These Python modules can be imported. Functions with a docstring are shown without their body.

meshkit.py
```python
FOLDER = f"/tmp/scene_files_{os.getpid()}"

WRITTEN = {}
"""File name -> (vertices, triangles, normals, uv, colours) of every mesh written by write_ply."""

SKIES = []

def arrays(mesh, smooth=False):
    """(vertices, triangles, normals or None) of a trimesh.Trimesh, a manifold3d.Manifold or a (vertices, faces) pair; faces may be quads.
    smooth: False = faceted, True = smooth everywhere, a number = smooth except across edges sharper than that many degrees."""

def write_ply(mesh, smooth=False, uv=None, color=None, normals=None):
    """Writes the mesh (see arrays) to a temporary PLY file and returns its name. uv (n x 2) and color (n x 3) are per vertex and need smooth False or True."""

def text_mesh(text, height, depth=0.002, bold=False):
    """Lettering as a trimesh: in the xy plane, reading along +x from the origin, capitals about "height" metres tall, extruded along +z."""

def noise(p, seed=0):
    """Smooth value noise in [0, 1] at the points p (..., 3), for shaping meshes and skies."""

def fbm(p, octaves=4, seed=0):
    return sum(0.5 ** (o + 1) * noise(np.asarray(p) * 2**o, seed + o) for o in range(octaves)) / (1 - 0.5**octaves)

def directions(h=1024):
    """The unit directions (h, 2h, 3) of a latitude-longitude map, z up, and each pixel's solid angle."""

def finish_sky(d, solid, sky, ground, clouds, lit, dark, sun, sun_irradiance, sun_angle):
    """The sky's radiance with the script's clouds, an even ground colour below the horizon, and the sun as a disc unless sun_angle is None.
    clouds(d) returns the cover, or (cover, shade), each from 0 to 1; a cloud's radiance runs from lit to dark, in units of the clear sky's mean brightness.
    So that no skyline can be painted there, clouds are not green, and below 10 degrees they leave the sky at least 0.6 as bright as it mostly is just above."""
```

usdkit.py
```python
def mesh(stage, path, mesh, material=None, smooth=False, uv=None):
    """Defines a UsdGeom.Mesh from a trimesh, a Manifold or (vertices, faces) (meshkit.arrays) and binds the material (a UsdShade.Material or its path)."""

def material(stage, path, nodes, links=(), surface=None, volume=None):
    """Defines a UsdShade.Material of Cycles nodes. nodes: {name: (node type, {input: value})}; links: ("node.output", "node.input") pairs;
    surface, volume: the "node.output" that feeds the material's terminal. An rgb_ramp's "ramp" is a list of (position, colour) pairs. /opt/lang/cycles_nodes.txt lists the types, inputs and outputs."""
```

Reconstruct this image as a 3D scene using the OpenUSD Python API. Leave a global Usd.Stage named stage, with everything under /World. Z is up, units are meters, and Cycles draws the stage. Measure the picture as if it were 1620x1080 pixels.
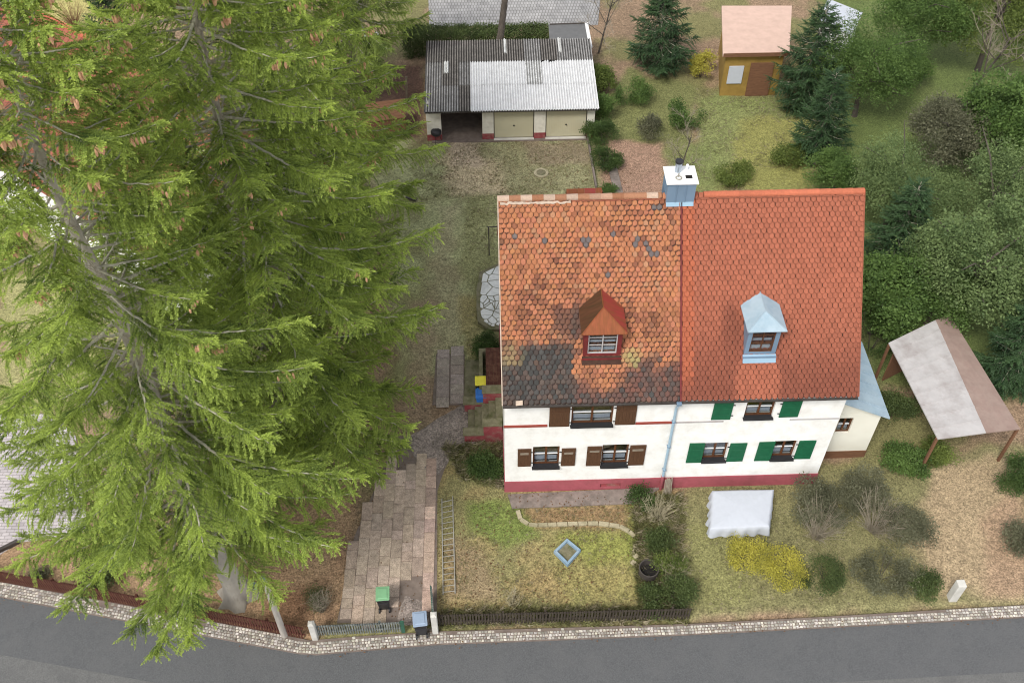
import math, random
import numpy as np, trimesh, shapely, usdkit, meshkit
from shapely.geometry import Polygon, Point, LineString
from pxr import Usd, UsdGeom, UsdShade, UsdLux, Gf, Sdf, Vt

stage = Usd.Stage.CreateInMemory()
UsdGeom.SetStageUpAxis(stage, 'Z'); UsdGeom.SetStageMetersPerUnit(stage, 1.0)
UsdGeom.Xform.Define(stage, '/World'); UsdGeom.Scope.Define(stage, '/World/Looks')
_T = Sdf.ValueTypeNames
# ------------------------------------------------------------------ camera
CAM = np.array([-0.4726, -23.4298, 34.9521]); PITCH, YAW, FPX = 0.8294, 0.0326, 1559.52
fw = np.array([math.sin(YAW)*math.cos(PITCH), math.cos(YAW)*math.cos(PITCH), -math.sin(PITCH)])
rt = np.array([math.cos(YAW), -math.sin(YAW), 0.0]); up = np.cross(rt, fw)
cam = UsdGeom.Camera.Define(stage, '/World/camera')
cam.CreateHorizontalApertureAttr(36.0); cam.CreateVerticalApertureAttr(24.0)
cam.CreateFocalLengthAttr(FPX/1620*36.0); cam.CreateClippingRangeAttr((0.1, 5000.0))
M4 = Gf.Matrix4d(*[float(v) for row in ((*rt, 0), (*up, 0), (*(-fw), 0), (*CAM, 1)) for v in row])
cam.AddTransformOp().Set(M4)
cam.CreateExposureAttr(0.93)
# ------------------------------------------------------------------ sky and sun (bright overcast)
SUN_EL, SUN_AZ = math.radians(52), math.radians(215)         # azimuth = atan2(x, y)
sun_dir = np.array([math.sin(SUN_AZ)*math.cos(SUN_EL), math.cos(SUN_AZ)*math.cos(SUN_EL), math.sin(SUN_EL)])
dome = UsdLux.DomeLight.Define(stage, '/World/sky')
dome.GetPrim().SetCustomDataByKey('kind', 'structure')
skym = usdkit.material(stage, '/World/Looks/sky_look', {
    'tc': ('texture_coordinate', {}),
    's': ('sky_texture', {'sky_type': 'single_scattering', 'sun_disc': False, 'sun_elevation': SUN_EL, 'sun_rotation': SUN_AZ}),
    'h': ('hsv', {'saturation': 0.22, 'value': 1.0}),
    'n': ('noise_texture', {'scale': 2.2, 'detail': 5.0}),
    'r': ('rgb_ramp', {'ramp': [(0.3, (0.8, 0.8, 0.82)), (0.7, (1.15, 1.14, 1.12))]}),
    'm': ('mix_color', {'blend_type': 'multiply', 'fac': 1.0, 'use_clamp': False}),
    'b': ('background_shader', {'strength': 0.13})},
    [('s.color', 'h.color'), ('tc.generated', 'n.vector'), ('n.fac', 'r.fac'), ('h.color', 'm.a'), ('r.color', 'm.b'), ('m.result', 'b.color')], surface='b.background')
UsdShade.MaterialBindingAPI.Apply(dome.GetPrim()).Bind(skym)
sun = UsdLux.DistantLight.Define(stage, '/World/sun')
sun.CreateNormalizeAttr(True); sun.CreateIntensityAttr(0.4); sun.CreateAngleAttr(15.0); sun.CreateColorAttr(Gf.Vec3f(1.0, 0.96, 0.9))
z = sun_dir; x = np.cross([0, 0, 1.0], z); x /= np.linalg.norm(x); y = np.cross(z, x)
sun.AddTransformOp().Set(Gf.Matrix4d(*[float(v) for row in ((*x, 0), (*y, 0), (*z, 0), (0, 0, 0, 1)) for v in row]))

# ------------------------------------------------------------------ helpers
def ray(px, py): return fw + rt*(px-810)/FPX - up*(py-540)/FPX
def G(px, py, z=0.0):                      # where the sight line through a spot of the photo meets height z
    d = ray(px, py); return CAM + d*((z-CAM[2])/d[2])
def Fy(px, py, y0=0.0):                    # ... meets the upright plane y = y0
    d = ray(px, py); return CAM + d*((y0-CAM[1])/d[1])
def G2(*pts, z=0.0): return [tuple(G(a, b, z)[:2]) for a, b in pts]
def S(r, g, b, k=0.9):                     # display colour -> base colour
    c = np.array([r, g, b])/255.0
    return tuple(np.where(c <= 0.04045, c/12.92, ((c+0.055)/1.055)**2.4)*k)

taken = {}
def numbered(path):
    if path not in taken:
        taken[path] = 0; return path
    taken[path] += 1
    return f'{path}_{taken[path]:03d}'
origin = {}
def thing(name, label, cat, loc=(0, 0, 0), group=None, kind=None):
    p = numbered('/World/'+name); xf = UsdGeom.Xform.Define(stage, p)
    loc = np.array([float(v) for v in loc]); xf.AddTranslateOp().Set(Gf.Vec3d(*loc)); origin[p] = loc
    pr = xf.GetPrim(); pr.SetCustomDataByKey('label', label); pr.SetCustomDataByKey('category', cat)
    if group: pr.SetCustomDataByKey('group', group)
    if kind: pr.SetCustomDataByKey('kind', kind)
    return p
def arrays(m):
    if hasattr(m, 'vertices'): return np.array(m.vertices, float), np.array(m.faces)
    return np.asarray(m[0], float), np.asarray(m[1])
def obj(parent, name, mesh, mat, smooth=False, tint=None, label=None, kind=None, cat=None, group=None, local=False):
    parent = parent or '/World'
    p = numbered(parent+'/'+name)
    v, f = arrays(mesh)
    root = '/'.join(parent.split('/')[:3])
    if not local and root in origin: v = v - origin[root]
    if tint is not None:
        smooth = False if smooth is False else True
    m = usdkit.mesh(stage, p, (v, f), MAT[mat] if isinstance(mat, str) else mat, smooth)
    pr = m.GetPrim()
    if tint is not None:
        UsdGeom.PrimvarsAPI(m).CreatePrimvar('tint', _T.Color3fArray, 'vertex').Set(Vt.Vec3fArray.FromNumpy(np.asarray(tint, np.float32)))
    for k, s in (('label', label), ('kind', kind), ('category', cat), ('group', group)):
        if s: pr.SetCustomDataByKey(k, s)
    return p
cat_ = trimesh.util.concatenate
def box(x0, x1, y0, y1, z0, z1):
    m = trimesh.creation.box([abs(x1-x0), abs(y1-y0), abs(z1-z0)]); m.apply_translation([(x0+x1)/2, (y0+y1)/2, (z0+z1)/2]); return m
def obox(a, b, w, h, z0=0.0):              # bar on the ground plan from a to b, width w, from z0 up by h
    a, b = np.array(a[:2], float), np.array(b[:2], float); d = b-a; L = np.linalg.norm(d)
    m = trimesh.creation.box([L, w, h]); m.apply_transform(trimesh.transformations.rotation_matrix(math.atan2(d[1], d[0]), [0, 0, 1]))
    m.apply_translation([(a[0]+b[0])/2, (a[1]+b[1])/2, z0+h/2]); return m
def bar(a, b, w, h=None, upv=(0, 0, 1)):   # square bar between two points
    a, b = np.array(a, float), np.array(b, float); h = h or w; d = b-a; L = np.linalg.norm(d); d /= L
    s = np.cross(upv, d); 
    if np.linalg.norm(s) < 1e-6: s = np.cross((1, 0, 0), d)
    s /= np.linalg.norm(s); u = np.cross(d, s)
    m = trimesh.creation.box([L, w, h]); T = np.eye(4); T[:3, 0], T[:3, 1], T[:3, 2], T[:3, 3] = d, s, u, (a+b)/2
    m.apply_transform(T); return m
def tube(pts, rad, sides=6, cap=True):
    p = np.asarray(pts, float); n = len(p); rad = np.broadcast_to(rad, (n,))
    t = np.gradient(p, axis=0); t /= np.linalg.norm(t, axis=1, keepdims=True)+1e-12
    ref = np.array([0, 0, 1.0]) if abs(t[:, 2]).mean() < 0.8 else np.array([1.0, 0, 0])
    a = np.cross(t, ref); a /= np.linalg.norm(a, axis=1, keepdims=True)+1e-12; b = np.cross(t, a)
    ang = np.arange(sides)*2*np.pi/sides
    v = p[:, None]+rad[:, None, None]*(np.cos(ang)[None, :, None]*a[:, None]+np.sin(ang)[None, :, None]*b[:, None])
    i, j = np.meshgrid(np.arange(n-1), np.arange(sides), indexing='ij')
    q = np.stack([i*sides+j, i*sides+(j+1) % sides, (i+1)*sides+(j+1) % sides, (i+1)*sides+j], -1).reshape(-1, 4)
    f = np.vstack([q[:, [0, 2, 1]], q[:, [0, 3, 2]]]); v = v.reshape(-1, 3)
    if cap:
        c0 = [[0, k, k+1] for k in range(1, sides-1)]; o = (n-1)*sides; c1 = [[o, o+k+1, o+k] for k in range(1, sides-1)]
        f = np.vstack([f, c0, c1])
    return trimesh.Trimesh(v, f, process=False)
def prism(pts, z0, z1):                    # polygon on plan, extruded
    po = pts if isinstance(pts, Polygon) else Polygon(pts)
    m = trimesh.creation.extrude_polygon(po, z1-z0, engine='earcut'); m.apply_translation([0, 0, z0]); return m
def hull(pts): return trimesh.convex.convex_hull(np.asarray(pts, float))
def rbox(x0, x1, y0, y1, z0, z1, r=0.02, taper=0.0):
    pts = []
    for sx, X in ((-1, x0), (1, x1)):
        for sy, Y in ((-1, y0), (1, y1)):
            for sz, Z in ((-1, z0), (1, z1)):
                k = taper if sz < 0 else 0
                cx, cy, cz = X-sx*(r+k), Y-sy*(r+k), Z-sz*r
                for d in ((sx, 0, 0), (0, sy, 0), (0, 0, sz), (sx*.7, sy*.7, 0), (sx*.7, 0, sz*.7), (0, sy*.7, sz*.7), (sx*.58, sy*.58, sz*.58)):
                    pts.append((cx+r*d[0], cy+r*d[1], cz+r*d[2]))
    return hull(pts)
def rotz(m, ang, c):
    m = m.copy(); m.apply_transform(trimesh.transformations.rotation_matrix(ang, [0, 0, 1], [c[0], c[1], 0])); return m
def smooth01(x): x = np.clip(x, 0, 1); return x*x*(3-2*x)
def lerp(a, b, t): return np.asarray(a)*(1-t)+np.asarray(b)*t

# ------------------------------------------------------------------ materials
MAT = {}
def mat(name, col, var=0.25, scale=6.0, rough=0.75, bump=0.15, bscale=40.0, dark=None, dscale=1.5, damt=0.0, metallic=0.0, spec=0.3, stretch=(1, 1, 1), island=0.0):
    """Base colour varied by noise at two scales, optional dirt patches, bump."""
    col = np.array(col); dark = col*0.4 if dark is None else np.array(dark)
    nodes = {'g': ('geometry', {}), 'mp': ('mapping', {'mapping_type': 'point', 'scale': stretch}),
             'n': ('noise_texture', {'scale': scale, 'detail': 6.0, 'roughness': 0.65}),
             'r': ('rgb_ramp', {'ramp': [(0.28, tuple(col*(1-var))), (0.5, tuple(col)), (0.72, tuple(np.minimum(col*(1+var), 0.95)))]}),
             'nd': ('noise_texture', {'scale': dscale, 'detail': 5.0, 'roughness': 0.7}),
             'rd': ('rgb_ramp', {'ramp': [(0.45, (0, 0, 0)), (0.68, (damt,)*3)]}),
             'm': ('mix_color', {'blend_type': 'mix', 'b': tuple(dark)}),
             'nb': ('noise_texture', {'scale': bscale, 'detail': 4.0}),
             'bp': ('bump', {'strength': bump, 'distance': 0.02}),
             'p': ('principled_bsdf', {'roughness': rough, 'metallic': metallic, 'specular_ior_level': spec})}
    links = [('g.position', 'mp.vector'), ('mp.vector', 'n.vector'), ('n.fac', 'r.fac'), ('mp.vector', 'nd.vector'), ('nd.fac', 'rd.fac'), ('rd.color', 'm.fac'),
             ('r.color', 'm.a'), ('mp.vector', 'nb.vector'), ('nb.fac', 'bp.height'), ('bp.normal', 'p.normal')]
    src = 'm.result'
    if island:
        nodes['ir'] = ('map_range', {'from_min': 0.0, 'from_max': 1.0, 'to_min': 1-island, 'to_max': 1+island})
        nodes['iv'] = ('hsv', {}); links += [('g.random_per_island', 'ir.value'), ('ir.result', 'iv.value'), (src, 'iv.color')]; src = 'iv.color'
    links.append((src, 'p.base_color'))
    MAT[name] = usdkit.material(stage, '/World/Looks/'+name, nodes, links, surface='p.BSDF')
def mat_tint(name, scale=8.0, var=0.3, rough=0.85, bump=0.3, bscale=30.0, fine=90.0, finevar=0.25, spec=0.2):
    """Base colour carried by the mesh ('tint'), broken up by two noises."""
    MAT[name] = usdkit.material(stage, '/World/Looks/'+name, {
        'a': ('attribute', {'attribute': 'tint'}), 'g': ('geometry', {}),
        'n': ('noise_texture', {'scale': scale, 'detail': 7.0, 'roughness': 0.7}), 'mr': ('map_range', {'from_min': 0.3, 'from_max': 0.7, 'to_min': 1-var, 'to_max': 1+var}),
        'f': ('noise_texture', {'scale': fine, 'detail': 3.0, 'roughness': 0.7}), 'mf': ('map_range', {'from_min': 0.3, 'from_max': 0.7, 'to_min': 1-finevar, 'to_max': 1+finevar}),
        'mm': ('math', {'math_type': 'multiply'}), 'v': ('hsv', {}),
        'nb': ('noise_texture', {'scale': bscale, 'detail': 5.0}), 'bp': ('bump', {'strength': bump, 'distance': 0.03}),
        'p': ('principled_bsdf', {'roughness': rough, 'specular_ior_level': spec})},
        [('g.position', 'n.vector'), ('n.fac', 'mr.value'), ('g.position', 'f.vector'), ('f.fac', 'mf.value'), ('mr.result', 'mm.value1'), ('mf.result', 'mm.value2'),
         ('mm.value', 'v.value'), ('a.color', 'v.color'), ('v.color', 'p.base_color'), ('g.position', 'nb.vector'), ('nb.fac', 'bp.height'), ('bp.normal', 'p.normal')], surface='p.BSDF')
def mat_leaf(name, dark, bright, trans=0.3, vscale=1.1, rough=0.55):
    """Leaves and needles: 'tint'.x runs from old inner growth (0) to fresh tips (1); clumps differ by a slow noise."""
    MAT[name] = usdkit.material(stage, '/World/Looks/'+name, {
        'a': ('attribute', {'attribute': 'tint'}), 'sx': ('separate_xyz', {}), 'g': ('geometry', {}),
        'n': ('noise_texture', {'scale': vscale, 'detail': 4.0}), 'mr': ('map_range', {'from_min': 0.3, 'from_max': 0.7, 'to_min': -0.35, 'to_max': 0.35}),
        'ad': ('math', {'math_type': 'add', 'use_clamp': True}), 'r': ('rgb_ramp', {'ramp': [(0.0, dark), (1.0, bright)]}),
        'p': ('principled_bsdf', {'roughness': rough, 'specular_ior_level': 0.25}), 't': ('translucent_bsdf', {}), 'x': ('mix_closure', {'fac': trans})},
        [('a.vector', 'sx.vector'), ('g.position', 'n.vector'), ('n.fac', 'mr.value'), ('sx.x', 'ad.value1'), ('mr.result', 'ad.value2'), ('ad.value', 'r.fac'),
         ('r.color', 'p.base_color'), ('r.color', 't.color'), ('p.BSDF', 'x.closure1'), ('t.BSDF', 'x.closure2')], surface='x.closure')

mat_tint('ground_look', scale=5.0, var=0.34, fine=15.0, finevar=0.6, bump=1.0, bscale=16.0)
mat_tint('tile_look', scale=14.0, var=0.16, fine=60.0, finevar=0.16, bump=0.35, bscale=60.0, rough=0.8)
mat_tint('stone_look', scale=5.0, var=0.3, fine=26.0, finevar=0.38, bump=0.4, bscale=45.0, rough=0.85)
mat('asphalt', (0.1, 0.102, 0.104), var=0.34, scale=26, rough=0.85, bump=0.4, bscale=120, dark=(0.12, 0.12, 0.12), dscale=0.7, damt=0.55)
mat('old_asphalt', (0.135, 0.134, 0.13), var=0.3, scale=24, rough=0.9, bump=0.45, bscale=110, dark=(0.09, 0.09, 0.09), dscale=1.4, damt=0.5)
mat('plaster', (0.80, 0.79, 0.755), var=0.03, scale=3, rough=0.85, bump=0.15, bscale=70, dark=(0.52, 0.49, 0.42), dscale=1.3, damt=0.4)
mat('old_plaster', (0.68, 0.65, 0.56), var=0.06, scale=4, rough=0.9, bump=0.2, bscale=50, dark=(0.4, 0.36, 0.29), dscale=1.6, damt=0.5)
mat('cream_plaster', (0.72, 0.70, 0.60), var=0.04, scale=3, rough=0.9, bump=0.15, dark=(0.5, 0.46, 0.38), damt=0.25)
mat('plinth_paint', S(168, 88, 96), var=0.1, scale=3.5, rough=0.85, bump=0.25, bscale=50, dark=S(135, 78, 78), dscale=1.8, damt=0.5)
mat('old_plinth', S(150, 70, 74), var=0.2, scale=4, rough=0.9, bump=0.25, dark=S(150, 125, 112), dscale=2.6, damt=0.8)
mat('band_paint', S(150, 72, 62), var=0.12, rough=0.7)
mat('shutter_wood', S(86, 60, 42), var=0.35, scale=7, rough=0.6, bump=0.2, stretch=(8, 8, 0.7))
mat('window_wood', S(92, 58, 36), var=0.3, scale=6, rough=0.5, stretch=(3, 3, 1))
mat('sill_dark', S(42, 42, 44), var=0.15, rough=0.5)
mat('green_paint', S(28, 92, 62), var=0.12, scale=4, rough=0.55)
mat('white_paint', (0.78, 0.78, 0.77), var=0.04, rough=0.5, dark=(0.5, 0.49, 0.46), damt=0.25)
mat('hinge_metal', (0.03, 0.03, 0.03), rough=0.5)
mat('pipe_blue', S(156, 182, 198), var=0.06, rough=0.4, spec=0.5)
mat('gutter_metal', S(78, 72, 68), var=0.3, rough=0.6, dark=S(50, 44, 38), damt=0.7)
mat('zinc', S(126, 150, 172), var=0.1, scale=3, rough=0.42, metallic=0.2, bump=0.05, dark=S(96, 116, 134), damt=0.5, stretch=(1, 1, .4))
mat('zinc_light', S(150, 178, 196), var=0.08, scale=3, rough=0.4, metallic=0.15, bump=0.05, dark=S(110, 140, 165), damt=0.4)
mat('zinc_roof', S(164, 182, 192), var=0.08, scale=2, rough=0.5, bump=0.05, dark=S(130, 158, 175), damt=0.5)
mat('red_paint', S(112, 44, 44), var=0.25, scale=5, rough=0.6, dark=S(92, 40, 36), damt=0.6)
mat('rust_left', S(86, 54, 34), var=0.35, scale=3, rough=0.75, bump=0.1, dark=S(66, 52, 26), dscale=2.2, damt=0.8, stretch=(0.6, 4, 0.6))
mat('rust_front', S(138, 76, 46), var=0.25, scale=3, rough=0.7, bump=0.1, dark=S(118, 74, 34), dscale=2.5, damt=0.7, stretch=(4, .6, .6))
mat('rust_right', S(148, 58, 52), var=0.18, scale=3, rough=0.6, bump=0.1, dark=S(112, 84, 36), dscale=1.6, damt=0.7, stretch=(0.6, 4, .6))
mat('mortar', S(196, 176, 158), var=0.2, scale=8, rough=0.9, bump=0.4)
mat('under_roof', S(70, 48, 38), var=0.3, scale=5, rough=0.9)
mat('roof_back', S(140, 84, 64), var=0.3, scale=5, rough=0.9)
mat_tint('white_sheet_look', scale=2.2, var=0.1, fine=9.0, finevar=0.13, bump=0.15, bscale=50, rough=0.8)
mat_tint('sheet_look', scale=2.2, var=0.3, fine=11.0, finevar=0.42, bump=0.2, bscale=50, rough=0.85)
mat('door_cream', S(200, 194, 166), var=0.06, scale=3, rough=0.6, dark=S(176, 166, 134), damt=0.3)
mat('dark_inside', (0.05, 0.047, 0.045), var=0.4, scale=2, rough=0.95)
mat('earth_floor', S(124, 111, 102), var=0.3, scale=3, rough=0.95, bump=0.4)
mat('concrete', S(140, 128, 120), var=0.2, scale=4, rough=0.9, bump=0.3, dark=S(92, 86, 78), dscale=1.6, damt=0.7)
mat('mossy_concrete', S(128, 122, 98), var=0.25, scale=5, rough=0.95, bump=0.4, dark=S(84, 88, 50), dscale=2.4, damt=0.85)
mat('post_concrete', S(205, 202, 194), var=0.12, scale=6, rough=0.9, bump=0.3, dark=S(150, 146, 136), damt=0.5)
mat('pole_wood', S(176, 168, 158), var=0.2, scale=6, rough=0.9, bump=0.3, stretch=(4, 4, .4))
mat('bark_pale', S(162, 154, 140), var=0.35, scale=9, rough=0.95, bump=0.8, bscale=30, dark=S(96, 92, 82), dscale=4, damt=0.7, stretch=(1, 1, .5))
mat('bark_white', S(182, 174, 160), var=0.25, scale=8, rough=0.95, bump=0.9, bscale=26, dark=S(128, 124, 118), dscale=4, damt=0.7, stretch=(1, 1, .4))
mat('branch_bark', S(178, 174, 154), var=0.3, scale=12, rough=0.95, bump=0.5, dark=S(110, 104, 84), dscale=5, damt=0.7)
mat('bark_dark', S(92, 84, 76), var=0.3, scale=8, rough=0.95, bump=0.8, bscale=25, dark=S(58, 54, 48), damt=0.6, stretch=(1, 1, .4))
mat('cone_tan', S(236, 184, 146), var=0.3, scale=30, rough=0.8, bump=0.6, bscale=120, island=0.25)
mat('dark_picket', S(62, 54, 46), var=0.35, scale=6, rough=0.9, bump=0.3, stretch=(3, 3, .6), dark=S(96, 90, 76), dscale=4, damt=0.5)
mat('red_picket', S(88, 50, 40), var=0.3, scale=6, rough=0.85, bump=0.3, stretch=(3, 3, .6))
mat('gate_grey', S(104, 108, 104), var=0.3, scale=6, rough=0.8, bump=0.2, dark=S(180, 180, 170), dscale=6, damt=0.4)
mat('gate_green', S(52, 92, 74), var=0.2, rough=0.7)
mat('plastic_black', (0.022, 0.022, 0.024), var=0.2, rough=0.45, bump=0.05)
mat('lid_green', S(128, 176, 132), var=0.08, scale=4, rough=0.5, bump=0.03)
mat('lid_grey', S(146, 162, 182), var=0.06, scale=4, rough=0.45, bump=0.03)
mat('lid_yellow', S(232, 220, 70), var=0.06, rough=0.5, bump=0.03)
mat('plastic_blue', S(52, 112, 190), var=0.1, rough=0.5, bump=0.03)
mat('plastic_green', S(28, 48, 34), var=0.2, rough=0.5)
mat('alu', S(176, 172, 162), var=0.15, rough=0.6, metallic=0.2, dark=S(120, 112, 96), damt=0.6)
mat('blue_paint', S(136, 162, 182), var=0.12, scale=8, rough=0.7, dark=S(168, 178, 180), dscale=4, damt=0.6)
mat('wood_brown', S(118, 84, 62), var=0.35, scale=6, rough=0.85, bump=0.3, stretch=(.6, 6, 6))
mat('wood_grey', S(150, 140, 124), var=0.3, scale=6, rough=0.9, bump=0.3)
mat('cover_brown', S(88, 52, 42), var=0.3, scale=5, rough=0.85, bump=0.2, dark=S(130, 104, 84), dscale=5, damt=0.4)
mat('edging', S(176, 166, 138), var=0.2, scale=8, rough=0.9, bump=0.4, dark=S(120, 116, 84), damt=0.6)
mat('marble_piece', S(226, 226, 222), var=0.12, scale=7, rough=0.7, bump=0.1, dark=S(150, 150, 146), damt=0.5)
mat('roof_felt', S(108, 108, 108), var=0.12, scale=3, rough=0.95, bump=0.3)
mat('canopy_grey', S(186, 182, 180), var=0.1, scale=2, rough=0.7, dark=S(150, 140, 136), dscale=.8, damt=0.7)
mat('canopy_brown', S(150, 128, 118), var=0.12, scale=2, rough=0.8, dark=S(170, 152, 140), damt=0.5)
mat('fabric_white', S(192, 196, 204), var=0.04, rough=0.8)
mat('pink_roof', S(206, 176, 160), var=0.1, scale=2, rough=0.9)
mat('ochre_wall', S(150, 122, 62), var=0.2, scale=2, rough=0.9)
mat('litter_leaf', S(150, 112, 78), var=0.4, scale=5, rough=0.9, island=0.5)
mat('twig_grey', S(150, 140, 122), var=0.3, scale=6, rough=0.95)
mat('flue_steel', S(176, 186, 196), var=0.08, rough=0.3, metallic=0.8)
mat('skin_dark', (0.015, 0.013, 0.012), rough=0.9)
MAT['glass'] = usdkit.material(stage, '/World/Looks/glass', {
    'lw': ('layer_weight', {'blend': 0.5}), 'pw': ('math', {'math_type': 'power', 'value2': 3.0}), 'f': ('math', {'math_type': 'multiply_add', 'value2': 0.7, 'value3': 0.05, 'use_clamp': True}), 't': ('transparent_bsdf', {'color': (0.84, 0.86, 0.87)}), 'g': ('glossy_bsdf', {'roughness': 0.03, 'color': (0.95, 0.95, 0.95)}), 'x': ('mix_closure', {})},
    [('lw.facing', 'pw.value1'), ('pw.value', 'f.value1'), ('f.value', 'x.fac'), ('t.BSDF', 'x.closure1'), ('g.BSDF', 'x.closure2')], surface='x.closure')
def mat_brick(name, c1, c2, mortar, scale, bw=0.5, rh=0.25, ms=0.02, bump=0.3):
    MAT[name] = usdkit.material(stage, '/World/Looks/'+name, {
        'g': ('geometry', {}), 'b': ('brick_texture', {'color1': c1, 'color2': c2, 'mortar': mortar, 'scale': scale, 'mortar_size': ms, 'brick_width': bw, 'row_height': rh}),
        'n': ('noise_texture', {'scale': 1.3, 'detail': 6.0}), 'mr': ('map_range', {'from_min': 0.3, 'from_max': 0.7, 'to_min': 0.78, 'to_max': 1.18}), 'v': ('hsv', {}),
        'bp': ('bump', {'strength': bump, 'distance': 0.01, 'invert': True}), 'p': ('principled_bsdf', {'roughness': 0.9, 'specular_ior_level': 0.2})},
        [('g.position', 'b.vector'), ('g.position', 'n.vector'), ('n.fac', 'mr.value'), ('mr.result', 'v.value'), ('b.color', 'v.color'), ('v.color', 'p.base_color'),
         ('b.fac', 'bp.height'), ('bp.normal', 'p.normal')], surface='p.BSDF')
mat_brick('pavers_far', S(172, 170, 168), S(158, 156, 155), S(118, 116, 112), 1.0, bw=0.2, rh=0.4, ms=0.02)
mat_brick('pavers_pink', S(196, 188, 188), S(182, 174, 174), S(142, 136, 134), 1.0, bw=0.3, rh=0.15, ms=0.012)
mat_leaf('spruce_needles', (0.062, 0.105, 0.024), (0.45, 0.56, 0.11), trans=0.4, vscale=1.1)
mat_leaf('spruce_needles_cool', (0.05, 0.085, 0.022), (0.34, 0.43, 0.095), trans=0.4, vscale=1.1)
mat_leaf('fir_needles', (0.012, 0.032, 0.014), (0.065, 0.12, 0.045), trans=0.1)
mat_leaf('leaf_dark', (0.026, 0.052, 0.014), (0.10, 0.155, 0.042))
mat_leaf('leaf_mid', (0.038, 0.075, 0.018), (0.15, 0.235, 0.06))
mat_leaf('leaf_soft', (0.06, 0.1, 0.034), (0.22, 0.29, 0.11))
mat_leaf('leaf_lime', (0.06, 0.09, 0.02), (0.2, 0.25, 0.06))
mat_leaf('leaf_yellow', (0.26, 0.25, 0.05), (0.58, 0.52, 0.09), trans=0.3)
mat_leaf('leaf_olive', (0.075, 0.078, 0.045), (0.2, 0.2, 0.12))
mat_leaf('leaf_hedge', (0.03, 0.05, 0.016), (0.13, 0.17, 0.055))
mat_leaf('grass_blades', (0.15, 0.15, 0.06), (0.32, 0.32, 0.14), trans=0.3, vscale=1.2)
mat_leaf('straw_blades', (0.26, 0.22, 0.14), (0.48, 0.42, 0.29), trans=0.3, vscale=1.2)

# ------------------------------------------------------------------ ground, road, pavement
def poly_mask(P, poly, soft):
    poly = poly if isinstance(poly, Polygon) else Polygon(poly)
    poly = poly.buffer(0)
    pts = shapely.points(P)
    inside = shapely.contains_xy(poly, P[:, 0], P[:, 1])
    d = shapely.distance(poly.boundary, pts)
    return smooth01(0.5+np.where(inside, d, -d)/soft)
xs = np.concatenate([[-3000, -900, -300, -120, -70], np.arange(-46, 46.01, 0.22), [70, 120, 300, 900, 3000]])
ys = np.concatenate([[-3000, -900, -300, -100, -40], np.arange(-13, 55.01, 0.22), [75, 120, 300, 900, 3000]])
XX, YY = np.meshgrid(xs, ys); P = np.stack([XX.ravel(), YY.ravel()], 1)
n1 = meshkit.fbm(np.c_[P*0.35, np.zeros(len(P))], 4, 1); n2 = meshkit.fbm(np.c_[P*0.9, np.ones(len(P))], 4, 2); n3 = meshkit.fbm(np.c_[P*2.3, np.ones(len(P))], 3, 5)
litter = np.array(S(138, 116, 94)); grass = np.array(S(118, 114, 76)); moss = np.array(S(128, 124, 84)); straw = np.array(S(184, 168, 136)); bare = np.array(S(150, 136, 112)); green = np.array(S(108, 122, 62))
col = litter+(grass-litter)*smooth01((n1-0.42)*5)[:, None]
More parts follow.
